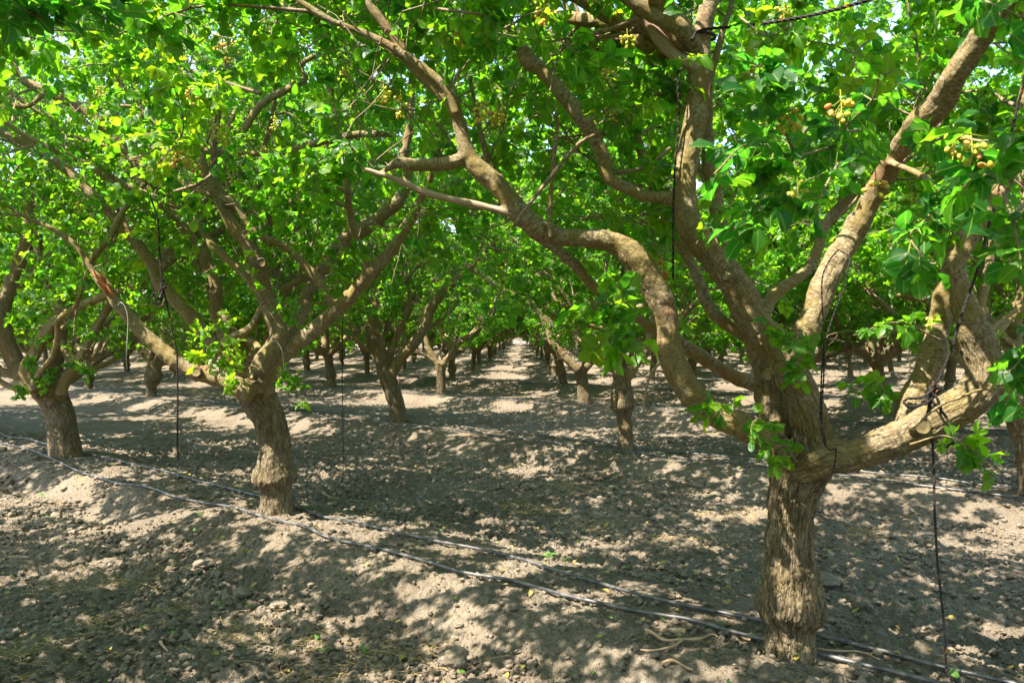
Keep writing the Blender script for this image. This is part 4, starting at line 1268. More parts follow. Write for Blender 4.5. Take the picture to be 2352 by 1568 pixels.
# third row, a small trunk with a heavy graft swelling on the left
rsF = np.random.RandomState(99)
tF = [
    c([(348, 922, 28), (348, 908, 27), (347, 888, 26), (349, 876, 40), (352, 862, 46), (353, 848, 38), (358, 832, 36)], 22.4, part='trunk', grow=None),
    c([(350, 842, 18), (338, 815, 13), (325, 780, 9), (318, 740, 7)], 22.3, part='limb', idx=1, grow=0.35, ext=1.4, rs=rsF, rough=0.5),
    c([(364, 838, 26), (372, 805, 19), (374, 770, 17), (382, 730, 14), (380, 680, 10)], 22.4, part='limb', idx=2, grow=0.35, ext=1.4, rs=rsF, rough=0.5),
]
for az, idx, L in ((0.2, 4, 3.2), (1.4, 5, 3.2), (2.6, 6, 3.2), (3.6, 7, 3.0), (5.0, 8, 2.6)):
    tF.append(auto_limb(at(356, 835, 22.4), az, 0.55, 1.2, L * 1.25, 0.034, rsF, idx, wig=0.32, grow=0.15))

def reach(chains, px, py, Y, rs, dirs):
    mains = [c_ for c_ in chains if c_.part == 'limb' and c_.R[len(c_.R) // 3] > 0.035]
    for k, (az, L) in enumerate(dirs):
        m_ = mains[k % len(mains)]
        i = int(len(m_.P) * rs.uniform(0.12, 0.4))
        chains.append(auto_limb(m_.P[i], az, 0.7, rs.uniform(0.25, 0.8), L, min(0.034, m_.R[i] * 0.7), rs, 20 + k, wig=0.3, grow=0.2))
def crown_top(chains, rs, n, L):
    mains = [c_ for c_ in chains if c_.part == 'limb' and c_.P[:, 2].max() > 2.6]
    for k in range(n):
        m_ = mains[k % len(mains)]
        i = int(np.argmax(m_.P[:, 2] > 2.1 + 0.5 * rs.rand()))
        chains.append(auto_limb(m_.P[i], k * 6.28 / n + 0.4, 0.95, 1.35, L * rs.uniform(0.7, 0.95), min(0.032, m_.R[i] * 0.75), rs, 40 + k, wig=0.28, grow=0.15))
crown_top(t2, rs2, 7, 4.4)
crown_top(t3, rs3, 7, 4.8)
crown_top(tA, rsA, 6, 5.2)
crown_top(tB, rsB, 6, 4.8)
crown_top(tC, rsC, 4, 4.4)
reach(t2, 590, 885, 7.9, rs2, ((0.1, 3.6), (0.8, 4.6), (1.5, 4.6), (2.2, 4.6), (3.0, 4.2)))
reach(t3, 115, 890, 11.2, rs3, ((0.0, 4.6), (0.6, 4.6), (1.3, 4.6), (2.2, 4.4), (-0.6, 4.2)))
reach(tA, 885, 830, 15.7, rsA, ((0.0, 4.2), (0.9, 4.6), (1.7, 4.6), (2.6, 4.6), (3.5, 4.4), (4.2, 4.4), (5.0, 4.4)))
reach(tB, 1430, 850, 11.9, rsB, ((0.0, 4.6), (0.8, 4.6), (1.6, 4.4), (2.4, 4.6), (3.2, 4.6), (4.0, 4.6), (4.9, 4.6), (5.6, 4.4)))
reach(tC, 2300, 900, 8.7, rsC, ((0.8, 4.6), (1.7, 4.6), (2.5, 4.8), (3.1, 4.8), (3.7, 4.4)))
reach(tD, 1012, 835, 24, rsD, ((0.5, 4.4), (2.5, 4.4), (4.0, 4.4), (4.9, 4.4)))
reach(tE, 1332, 845, 20.9, rsE, ((0.5, 4.4), (1.7, 4.4), (3.6, 4.4), (5.0, 4.4), (5.8, 4.4)))
reach(tF, 356, 835, 22.4, rsF, ((0.5, 4.4), (1.7, 4.4), (3.3, 4.4), (4.3, 4.4), (5.6, 4.4)))
G_NEAR = 'pistachio trees of the orchard'
for px, py, Y, r in ((1786, 1110, 4.25, .05), (1795, 1160, 4.25, .05), (1790, 1240, 4.25, .07), (1800, 1300, 4.25, .06), (1850, 1340, 4.25, .06), (1860, 1250, 4.27, .03), (1770, 920, 4.5, .06), (1790, 960, 4.5, .05),
                     (1420, 565, 4.3, .07), (1470, 620, 4.3, .06), (1500, 680, 4.3, .05), (1340, 545, 4.3, .05), (1040, 260, 4.3, .05), (1060, 330, 4.3, .06), (1000, 210, 4.3, .06), (990, 190, 4.3, .05), (1100, 390, 4.3, .04),
                     (1590, 90, 4.3, .05), (1598, 30, 4.3, .06), (1590, 290, 4.3, .04), (2000, 440, 4.2, .05), (2180, 180, 3.6, .08), (2230, 80, 3.5, .08), (2150, 240, 3.7, .05), (2240, 870, 4.2, .08), (2200, 900, 4.2, .06), (2230, 760, 4.2, .04), (1900, 690, 4.25, .04), (1690, 975, 4.3, .05), (2110, 950, 4.2, .03), (2060, 980, 4.2, .03),
                     (598, 1070, 7.7, .07), (590, 1020, 7.7, .05), (620, 1140, 7.7, .07), (655, 1060, 7.65, .05), (560, 960, 7.7, .05), (450, 845, 7.5, .08), (350, 770, 7.5, .05), (480, 860, 7.5, .05), (700, 770, 7.6, .07), (640, 760, 7.6, .05), (496, 680, 8.2, .08), (820, 650, 7.6, .07), (575, 855, 7.5, .05), (140, 540, 7.5, .06), (200, 600, 7.5, .06),
                     (115, 950, 11, .08), (118, 1000, 11, .08), (125, 1030, 11.1, .08), (80, 850, 10.8, .06), (1012, 860, 23.9, .4), (1012, 890, 23.9, .3), (1336, 880, 20.7, .4), (1345, 910, 20.7, .3), (900, 930, 15.5, .06), (1430, 985, 11.7, .05), (1415, 900, 11.7, .06)):
    GAPS.append((at(px, py, Y), r))
for px, py, r in ((1350, 1300, .20), (1450, 1350, .16), (1250, 1290, .16), (1150, 1310, .16), (1060, 1260, .12), (1050, 1330, .14), (930, 1290, .12), (860, 1230, .08), (1250, 1370, .10), (760, 1220, .08), (650, 1250, .08), (560, 1200, .08), (1560, 1420, .07), (400, 1140, .10), (1180, 930, .35), (1150, 920, .3), (1120, 940, .25), (1230, 850, .3), (700, 1290, .06), (950, 1350, .08)):
    GAPS.append((on_ground(px, py), r))
for n_ in NUT1 + NUT2:
    CLEAR.append((n_[0], n_[1] + 6, 6 + 60 / n_[2], n_[2]))
def hero(px, py, Y, chains, rs, label, **kw):
    p = at(px, py, Y)
    r, o = build_tree('pistachio_tree', (p[0], p[1], gz(p[0], p[1])), chains, rs, **kw)
    tag(r, label, 'tree', G_NEAR)
    return r, o
hero(1815, 1490, Y1, t1, rs1, "largest pistachio tree, nearest the camera, with thick graft ring and rope on its low limb", voxel=0.0068, relief=0.006, lod='HI', sprays=SPR1, scars=SCAR1, nuts=NUT1, stalks=True, near_limit=3.7, prob=0.85, pad=16, autonuts=45)
hero(636, 1172, Y2, t2, rs2, "leaning pistachio tree whose low left limb is torn open to red wood", voxel=0.014, relief=0.006, lod='MID', sprays=SPR2, scars=SCAR2, nuts=NUT2, near_limit=4.2, prob=0.8, pad=14, autonuts=50)
hero(151, 1050, Y3, t3, rs3, "thick dark leaning trunk at the left end of the near drip hoses, forked low", voxel=0.018, relief=0.006, lod='MID', sprays=SPR3, autonuts=8)
hero(914, 972, 15.65, tA, rsA, 'tree left of the alley with a bent trunk and one limb arching right', voxel=0.022, relief=0.006, lod='MID', autonuts=10)
hero(1437, 1037, 11.85, tB, rsB, "even grey trunk with a swollen collar, seen under the nearest tree's long arching limb", voxel=0.020, relief=0.006, lod='MID', autonuts=8, zmin=1.25)
hero(2368, 1137, 8.62, tC, rsC, "tree cut by the right edge, its trunk bending left above a graft collar", voxel=0.016, relief=0.006, lod='MID', autonuts=8)
hero(1012, 902, 24.0, tD, rsD, "slim sunlit pale trunk left of the alley in front of the far trunks", voxel=0.028, relief=0, lod='LO', zmin=1.3)
hero(1342, 922, 20.8, tE, rsE, "sunlit pale trunk right of the alley, a long thin limb reaching left across it", voxel=0.026, relief=0, lod='LO', zmin=1.3)
hero(348, 908, 22.4, tF, rsF, "small trunk with a swollen graft knob seen under the torn low limb", voxel=0.026, relief=0, lod='LO', zmin=1.25)

# trees just outside the frame whose crowns reach over the camera and shade the ground
def offstage(i, j, seed, label, sprays=(), reach=(), **kw):
    rs = np.random.RandomState(seed)
    p = T1P + i * RV + j * DV
    b = np.array([p[0], p[1], gz(p[0], p[1])])
    ch = auto_tree_chains(b, rs, 6, gap=0.19)
    for k, (az, L) in enumerate(reach):      # long limbs added over the alley to shade the foreground
        ch.append(auto_limb(b + np.array([0, 0, 1.0]), az, 0.95, 0.30, L, 0.06, rs, 10 + k, grow=0.3, gap=0.17))
    r, o = build_tree('pistachio_tree', b, ch, rs, voxel=0.028, relief=0, lod='LO', sprays=sprays, near_limit=5.5, band=130, clear=False, split=True, lgap=0.034, **kw)
    tag(r, label, 'tree', G_NEAR)
SPRL = [  # low bright value puts the shade of these leaves into their colour
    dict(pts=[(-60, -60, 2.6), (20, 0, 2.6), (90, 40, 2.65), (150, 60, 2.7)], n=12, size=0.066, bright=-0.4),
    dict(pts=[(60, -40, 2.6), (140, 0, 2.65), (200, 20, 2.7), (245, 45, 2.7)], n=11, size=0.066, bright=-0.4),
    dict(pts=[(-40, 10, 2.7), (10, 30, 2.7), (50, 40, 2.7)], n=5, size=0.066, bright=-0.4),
]
offstage(1, -1, 201, "tree beside the camera, its dark shaded leaves hanging into the top left corner", SPRL, reach=((1.9, 4.8), (1.5, 5.0), (1.1, 4.8), (0.7, 4.6), (1.3, 4.2), (2.3, 4.6)))
offstage(2, -1, 202, "tree outside the left edge in the row nearest the camera", reach=((0.0, 4.8), (0.5, 5.0), (-0.5, 4.8), (0.25, 4.2), (0.9, 4.6)))
offstage(0, -1, 203, 'tree behind the camera in the row nearest the camera', reach=((1.3, 5.0), (1.8, 5.0), (1.0, 4.6), (2.2, 4.8)))
offstage(-1, 0, 204, "tree outside the right edge in the row of the nearest trunk", reach=((2.6, 4.6), (2.2, 4.6), (3.0, 4.6), (3.5, 4.6)))

# filler shoots, added to shade the ground where the canopy is still open
def fill_canopy():
    rs = np.random.RandomState(61)
    pts, own = [], []
    for k, (root, org, chs, nl) in enumerate(TREES):
        for c_ in chs:
            if c_.part == 'trunk' or c_.dead: continue
            q = c_.P[::4]
            q = q[q[:, 2] > 1.7]
            pts.append(q); own.append(np.full(len(q), k))
    pts, own = np.concatenate(pts), np.concatenate(own)
    gp = np.array([g - SUNV * (g[2] / SUNV[2]) for g, r in GAPS])
    gr = np.array([r for g, r in GAPS])
    out = {}
    made = 0
    for y in np.arange(3.0, 21.0, 0.5):
        for x in np.arange(-0.62 * y - 1.5, 0.62 * y + 1.5, 0.5):
            i, j = int((x + 35) / CELL), int((y + 20) / CELL)
            if COVER[i:i + 2, j:j + 2].mean() > 14: continue
            if (np.hypot(gp[:, 0] - x - 0.25, gp[:, 1] - y - 0.25) < gr + 0.12).any(): continue
            if rs.rand() < 0.12: continue
            for _ in range(5):
                z = rs.uniform(2.6, 4.6)
                P = np.array([x + 0.25, y + 0.25, 0]) + SUNV * (z / SUNV[2])
                if keep_mask(P[None], rs, 3.9, 1.1, 1.0, True, 20, 110)[0]: break
            else: continue
            d = np.linalg.norm(pts - P, axis=1) + 1.5 * np.maximum(0, pts[:, 2] - P[2])
            n = d.argmin()
            if d[n] > 2.6: continue
            k = own[n]
            tb, LP, LD = out.setdefault(k, (MB(), [], []))
            p0 = pts[n]
            mid = (p0 + P) / 2 + np.array([*rs.normal(0, 0.08, 2), 0.12])
            path = catmull(np.array([p0, mid, P]), 0.08)
            if not keep_mask(path, rs, 3.6, 0.9, 1.0, False, 0, 110).all(): continue
            V, Q, _, b = tube(path, np.linspace(0.012, 0.004, len(path)), 5, False)
            tb.add(V, Q=Q, bk=b)
            for _ in range(9):
                q = path[rs.randint(len(path) // 2, len(path))]
                T = wander(q, rs.normal(0, 1, 3) * np.array([1, 1, 0.5]), rs.uniform(0.18, 0.42), 3, rs, 0.2)
                V, Q, _, b = tube(T, np.linspace(0.0042, 0.0022, 4), 3, False)
                tb.add(V, Q=Q, bk=b)
                for _ in range(11):
                    f = rs.uniform(0.6, 3)
                    a = min(int(f), 2)
                    LP.append(T[a] + (T[a + 1] - T[a]) * (f - a))
                    LD.append(unit(rs.normal(0, 1, 3) + unit(T[3] - T[0])))
            made += 1
    for k, (tb, LP, LD) in out.items():
        root, org, chs, nl = TREES[k]
        LP, LD = np.array(LP), np.array(LD)
        m = keep_mask(LP + LD * 0.08, rs, 3.8, 1.1, 0.8, True, 12, 110)
        m &= open_gaps(LP + LD * 0.07)
        LP, LD = LP[m], LD[m]
        m = thin_out(LP, rs, 30, COVER)
        cb = MB()
        compound_leaves(cb, None, LP[m], LD[m], rs, 'MID', 0.068 * rs.uniform(0.8, 1.2, m.sum()))
        tag(obj('twigs', tb.mesh('twigs', M['twig'], True, org), root), kind='stuff')
        if cb.n: obj('crown', cb.mesh('crown', M['leaf'], True, org), root)
    print('FILL', made)
fill_canopy()

# ------------------------------------------------------------------ the rest of the orchard
def variant(seed, lod_gap, leafsize, split, nl, lgap):
    rs = np.random.RandomState(seed)
    return build_tree('pistachio_tree', (0, 0, 0), auto_tree_chains((0, 0, 0), rs, nl, graft=seed % 3 != 0, height=rs.uniform(0.85, 1.15), r=rs.uniform(0.115, 0.15), gap=lod_gap), rs, voxel=0.032, relief=0, lod='LO', cull=False, crown=True,
                      leafsize=leafsize, lgap=lgap, split=split, tgap=0.11)[0]
MIDV = [variant(300 + k, 0.15, 0.088, True, 6, 0.030) for k in range(4)]
FARV = [variant(400 + k, 0.26, 0.13, False, 6, 0.05) for k in range(4)]

def copy_tree(src, parent=None):
    o = src.copy()
    COL.objects.link(o)
    o.parent = parent
    for ch in src.children:
        if parent is None or ch.type == 'MESH': copy_tree(ch, o)
    return o

def mid_label(i, j, x, y):
    px = 1176 + x / y * FPX
    side = 'left' if x < 0 else 'right'
    return px, side

DONE = {(0, 0), (1, 0), (2, 0), (1, 1), (0, 1), (-1, 1), (1, 2), (0, 2), (3, 1), (1, -1), (2, -1), (0, -1), (-1, 0)}
LABELS = {
    (2, 1): 'trunk mostly hidden behind the leaning tree with the torn limb',
    (4, 1): 'tree half outside the left edge behind the thick dark leaning trunk',
    (3, 0): 'tree outside the left edge at the far end of the near row',
    (-2, 1): 'tree beyond the right edge whose crown closes the right side',
    (2, 2): 'thin trunk with a collar, seen between the leaning tree and the bent trunk',
    (3, 2): 'trunk seen between the leaning trunk and the small trunk with the graft knob',
    (4, 2): 'small sunlit trunk behind the low torn limb at the left',
    (-1, 2): 'trunk seen under the steep centre limb of the nearest tree',
    (-2, 2): 'trunk behind the low right limb of the nearest tree',
    (1, 3): 'dark trunk just behind the slim sunlit one, left of the alley',
    (0, 3): 'trunk with a collar in the shade just behind the pale one right of the alley',
    (-1, 3): 'trunk in the fourth row seen right of the steep centre limb',
    (1, 4): 'fourth trunk from the front on the left side of the alley',
    (0, 4): 'fourth trunk from the front on the right side of the alley',
    (1, 5): 'fifth trunk from the front on the left side of the alley',
    (0, 5): 'fifth trunk from the front on the right side of the alley',
}
rsO = np.random.RandomState(5)
used = {}
TAN = 1176 / FPX
n_mid = n_far = 0
for j in range(0, 22):
    for i in range(-26, 40):
        p = T1P + i * RV + j * DV + rsO.normal(0, 0.16, 2)
        rz, sc_z, vk = rsO.uniform(0, 6.28), rsO.uniform(0.93, 1.08), rsO.randint(0, 4)
        if (i, j) in DONE: continue
        x, y = p
        alley = abs(x - T1P[0] + 1.8) < 9
        if y < 3 or y > (165 if alley else 105): continue
        if abs(x) > TAN * y + (3.5 if y < 40 else 2.5): continue
        far = y > 42
        src = (FARV if far else MIDV)[vk]
        if src.name not in used:
            used[src.name] = 1
            o = src
        else:
            o = copy_tree(src)
        o.location = (x, y, gz(x, y))
        o.rotation_euler = (0, 0, rz)
        o.scale = (sc_z, sc_z, sc_z)
        if (i, j) in LABELS: lab = LABELS[(i, j)]
        elif alley and j <= 9: lab = 'small trunk far down the %s side of the alley in the line of trunks' % ('left' if i >= 1 else 'right')
        elif far: lab = 'distant pistachio tree deep in the orchard, its trunk a small dark post under bright leaves'
        else: lab = 'pistachio tree in the middle rows half hidden by the leaves in front' + (' on the left' if x < 0 else ' on the right')
        if alley and j > 9: lab = 'tiny trunk near the bright far end of the alley'
        tag(o, lab, 'tree', G_NEAR if (i, j) in LABELS else ('trees lining the alley' if alley else 'trees of the farther rows'))
for s in MIDV + FARV:
    if s.name not in used:
        for ch in list(s.children_recursive): bpy.data.objects.remove(ch)
        bpy.data.objects.remove(s)

# torn wood on the split low limb
def torn():
    t = [o for o in bpy.data.objects if o.get('label', '').startswith('leaning pistachio tree')][0]
    limb = [o for o in t.children if o.name.startswith('limb')][0]
    org = np.array(t.location)
    rs = np.random.RandomState(3)
    mb = MB()
    for k in range(26):
        f = rs.rand()
        a = at(250 - 22 * f + rs.normal(0, 5), 668 - 30 * f + rs.normal(0, 4), 7.47 + rs.uniform(-0.04, 0.05))
        d = unit(at(216, 618, 7.5) - at(250, 668, 7.5)) + rs.normal(0, 0.13, 3)
        L = rs.uniform(0.04, 0.12)
        P = np.array([a - d * L * 0.5, a, a + d * L * 0.5, a + d * L])
        V, Q, T, b = tube(P, np.array([0.006, 0.013, 0.010, 0.002]) * rs.uniform(0.6, 1.3), 5)
        mb.add(V, Q=Q, T=T, bk=b)
    o = obj('torn_wood', mb.mesh('torn_wood', M['torn'], True, org), limb)
    tag(o, 'splintered red-brown torn wood')
torn()

# ------------------------------------------------------------------ ropes and cords
def rope(name, label, pts, r, mat=None, strands=3, cat='rope', group='ropes hanging in the trees', flecks=True, extra=()):
    root = bpy.data.objects.new(name, None)
    COL.objects.link(root)
    r *= 0.8
    lines = [pts] + list(extra)
    org = np.array(lines[0][-1], float)
    root.location = org
    tag(root, label, cat, group)
    mb, fb = MB(), MB()
    for li, L in enumerate(lines):
        P = catmull(np.array(L, float), r * 1.1)
        S = np.concatenate([[0], np.cumsum(np.linalg.norm(np.diff(P, axis=0), axis=1))])
        P = P + 0.0035 * np.stack([vnoise(np.stack([S * 6, S * 0 + k, S * 0 + li], 1), 3 + k) for k in range(3)], 1)
        _, e1, e2 = frames(P)
        for k in range(strands):
            th = S / (r * 7.5) * 2 * math.pi / 1.6 + k * 2 * math.pi / strands
            C = P + (e1 * np.cos(th)[:, None] + e2 * np.sin(th)[:, None]) * r * 0.52
            V, Q, T, b = tube(C, np.full(len(C), r * 0.56), 6)
            mb.add(V, Q=Q, T=T, bk=b)
            if flecks and k == 0:
                rs = np.random.RandomState(len(P))
                u = 0
                while u < len(P) - 12:
                    u += rs.randint(8, 60)
                    e = min(u + rs.randint(3, 8), len(P) - 1)
                    if e - u < 3: break
                    V, Q, T, b = tube(C[u:e], np.full(e - u, r * 0.60), 5)
                    fb.add(V, Q=Q, T=T, bk=b)
    obj('cord', mb.mesh('cord', mat or M['rope'], True, org), root)
    if fb.n: obj('orange_tracer', fb.mesh('orange_tracer', M['fleck'], True, org), root)
    return root

def loop_round(c, ax, rad, n=16, turns=1.0, pitch=0.0, ph=0.0):
    ax = unit(np.array(ax, float))
    b1 = unit(np.cross(ax, [0.2, 0.1, 1.0]))
    b2 = np.cross(ax, b1)
    th = ph + np.linspace(0, 2 * math.pi * turns, n)
    return [np.array(c) + (b1 * math.cos(t) + b2 * math.sin(t)) * rad + ax * pitch * k / n for k, t in enumerate(th)]

A = at
kn = A(2148, 890, 4.12)
def knot(c, r, seed):
    rs = np.random.RandomState(seed)
    return [c + rs.normal(0, r, 3) * np.array([1, 0.7, 1.6]) for _ in range(12)]
lower = A(2143, 975, 4.28)
rope('hanging_rope', "thick black rope with orange flecks tied round the nearest tree's low right limb",
     [A(2370, 150, 4.0), A(2341, 231, 4.02), A(2320, 328, 4.03), A(2308, 384, 4.04), A(2269, 523, 4.06), A(2240, 632, 4.08), A(2215, 702, 4.09), A(2186, 796, 4.1), A(2153, 878, 4.12)], 0.0085,
     extra=[knot(kn, 0.016, 1), knot(A(2140, 915, 4.12), 0.014, 2),
            [kn, A(2120, 912, 4.1), A(2085, 915, 4.08), A(2077, 924, 4.07), A(2090, 935, 4.07), A(2125, 927, 4.1), A(2140, 915, 4.12)],
            loop_round(lower, (1, 0, 0.45), 0.125, 20, 1.15, 0.04, 1.0), [A(2140, 915, 4.12), A(2130, 945, 4.13), A(2122, 965, 4.14)], [A(2146, 905, 4.1), A(2158, 930, 4.1), A(2160, 950, 4.12)]])
gp = on_ground(2178, 1562)
rope('hanging_rope', 'black rope hanging from the low right limb of the nearest tree to the ground',
     [A(2140, 1000, 4.22), A(2143, 1040, 4.2), A(2146, 1120, 4.17), A(2150, 1250, 4.12), A(2160, 1360, 4.06), A(2170, 1460, 4.02), gp + np.array([0, 0, 0.03]), gp + np.array([0.05, -0.12, 0.012])], 0.0075)
rope('hanging_rope', "black rope with orange flecks stretched across the top right from the steep centre limb",
     [A(1588, 92, 4.18), A(1600, 74, 4.2), A(1629, 66, 4.16), A(1736, 57, 4.0), A(1869, 33, 3.8), A(1993, 0, 3.6), A(2100, -40, 3.5)], 0.010, extra=[loop_round(A(1610, 88, 4.36), (0.1, 0, 1), 0.072, 18, 1.1, 0.02)])
rope('hanging_rope', 'black rope hanging straight down just left of the steep centre limb',
     [A(1558, 140, 4.3), A(1556, 200, 4.3), A(1560, 262, 4.3), A(1552, 360, 4.3), A(1546, 480, 4.28), A(1545, 560, 4.28), A(1545, 640, 4.28)], 0.0075, strands=2)
rope('thin_rope', "thin black cord looped over the right leaning limb, hanging to the nearest tree's crotch",
     [A(1928, 574, 4.15), A(1950, 590, 4.12), A(1946, 625, 4.1), A(1935, 670, 4.1), A(1906, 748, 4.1), A(1894, 780, 4.1), A(1889, 820, 4.1), A(1885, 900, 4.1), A(1883, 960, 4.1), A(1890, 1010, 4.08), A(1905, 1032, 4.06), A(1920, 1028, 4.08)], 0.0055, strands=2, flecks=False, cat='cord',
     extra=[[A(1928, 574, 4.15), A(1912, 590, 4.12), A(1895, 620, 4.12), A(1889, 650, 4.12), A(1889, 707, 4.12), A(1893, 740, 4.12)], [A(1894, 776, 4.1), A(1915, 778, 4.09), A(1940, 786, 4.08)], [A(1920, 1028, 4.08), A(1918, 1060, 4.06), A(1912, 1085, 4.05)],
            [A(1892, 780, 4.11), A(1891, 860, 4.11), A(1888, 960, 4.11), A(1896, 1020, 4.08)]])
kn2 = A(375, 660, 7.3)
rope('hanging_rope', "knotted black rope among the leaning tree's left limbs, its end just off the ground",
     [A(344, 450, 7.5), A(358, 490, 7.4), A(364, 523, 7.35), A(368, 600, 7.3), A(373, 655, 7.3), A(384, 706, 7.3), A(397, 770, 7.3), A(406, 823, 7.3), A(408, 923, 7.3), A(407, 1007, 7.3), A(410, 1046, 7.3), A(411, 1056, 7.3)], 0.010,
     extra=[knot(kn2, 0.02, 5), [kn2, A(366, 685, 7.25), A(355, 672, 7.25), A(345, 685, 7.25)], [kn2, A(370, 690, 7.27), A(360, 697, 7.25), A(355, 685, 7.25)]])
g2 = on_ground(775, 1125)
rope('thin_rope', 'thin dark cord dangling to the ground right of the leaning trunk', [A(785, 700, 8.6), A(787, 760, 8.6), A(786, 900, 8.6), A(788, 1050, 8.6), A(787, 1095, 8.6), g2 + np.array([0, 0, 0.03]), g2 + np.array([-0.06, 0, 0.01])], 0.006, strands=2, flecks=False, cat='cord')
rope('thin_rope', 'thin dark cord hanging in front of the bent trunk left of the alley', [A(906, 540, 14.6), A(908, 600, 14.6), A(909, 700, 14.6), A(910, 800, 14.6), A(910, 890, 14.6)], 0.008, strands=2, flecks=False, cat='cord')
rope('thin_rope', 'pale grey cord hanging from the torn low limb of the leaning tree', [A(270, 700, 7.4), A(276, 694, 7.35), A(286, 704, 7.35), A(293, 732, 7.35), A(292, 785, 7.35), A(290, 824, 7.35), A(292, 847, 7.35)], 0.0042, M['cord'], 2, 'cord', flecks=False)
rope('thin_rope', 'short pale cord hanging over the crotch of the leaning tree', [A(626, 782, 7.45), A(634, 784, 7.4), A(645, 800, 7.38), A(650, 822, 7.38), A(651, 842, 7.38)], 0.004, M['cord'], 2, 'cord', flecks=False)

# ------------------------------------------------------------------ drip hoses
def hose(label, P, r=0.0115, group='black drip hoses along the tree rows'):
    P = np.asarray(P, float)
    P[:, 2] = ground(P[:, 0], P[:, 1]) + r * 0.85 + 0.006
    A_ = catmull(P, 0.06)
    n = np.stack([A_[:, 0], A_[:, 1], A_[:, 0] * 0], 1)
    A_[:, 0] += 0.022 * vnoise(n * 1.6, 61) * RN[0]
    A_[:, 1] += 0.022 * vnoise(n * 1.6, 61) * RN[1]
    A_[:, 2] = ground(A_[:, 0], A_[:, 1]) + r * 0.8 + 0.008 + 0.006 * vnoise(n * 2.3, 62)
    V, Q, T, b = tube(A_, np.full(len(A_), r), 10)
    root = obj('drip_hose', mk_mesh('drip_hose', V, [Q, T], M['hose'], True, {'bk': b}))
    tag(root, label, 'hose', group)
    # inline emitters: short thicker collars
    k = np.arange(20, len(A_) - 20, 62)
    mb = MB()
    for i in k:
        c0 = A_[i]
        if c0[1] > 13: continue
        t = unit(A_[i + 1] - A_[i])
        Pp = np.array([c0 - t * 0.02, c0 - t * 0.018, c0 + t * 0.018, c0 + t * 0.02])
        V, Q, T, b = tube(Pp, np.array([r * 1.02, r * 1.25, r * 1.25, r * 1.02]), 10)
        mb.add(V, Q=Q, T=T)
    if mb.n: obj('emitter', mb.mesh('emitter', M['hose']), root)

def dirrow(t): return RV / np.linalg.norm(RV) * t
def far_tail(p):   # carry a hose on along its row to the far left
    return [np.array([*(p[:2] + dirrow(s)), 0]) for s in (2, 5, 9, 14, 20)]
def near_tail(p):
    return [np.array([*(p[:2] - dirrow(s)), 0]) for s in (1.0, 2.2)]
h1 = [(85, 1040), (160, 1075), (240, 1105), (330, 1122), (420, 1150), (520, 1166), (600, 1190), (690, 1210), (750, 1238), (860, 1264), (960, 1290), (1060, 1318), (1180, 1338), (1300, 1374), (1450, 1404), (1600, 1432), (1700, 1463), (1850, 1498), (2000, 1535), (2110, 1562)]
h2 = [(195, 1040), (270, 1060), (380, 1085), (470, 1110), (560, 1132), (625, 1148), (680, 1165), (760, 1194), (900, 1224), (1000, 1249), (1110, 1270), (1200, 1291), (1300, 1320), (1400, 1350), (1500, 1376), (1600, 1400), (1740, 1427), (1830, 1447), (1890, 1465), (2040, 1502), (2180, 1543), (2260, 1562)]
for lab, h in (('black drip hose nearest the camera, running in front of the nearest trunk', h1), ('black drip hose running behind the nearest trunk along the top of the bank', h2)):
    P = [on_ground(*q) for q in h]
    hose(lab, [*far_tail(P[0])[::-1], *P, *near_tail(P[-1])])
for j in range(1, 8):
    for k, off in enumerate((-0.30, 0.22)):
        if j > 3 and k: continue
        c0 = T1P + j * DV
        P = [np.array([*(c0 + dirrow(s) + RN * (off + 0.05 * math.sin(s * 0.7 + j + k))), 0]) for s in np.arange(-22 if j > 2 else -14, 22 + 5 * j, 2.5)]
        w = ['', 'second', 'third', 'fourth', 'fifth', 'sixth', 'seventh', 'eighth'][j]
        hose(('nearer' if k == 0 else 'farther') + ' drip hose of the pair along the %s row of trees' % w if j <= 3 else 'single drip hose along the %s row of trees' % w, P)

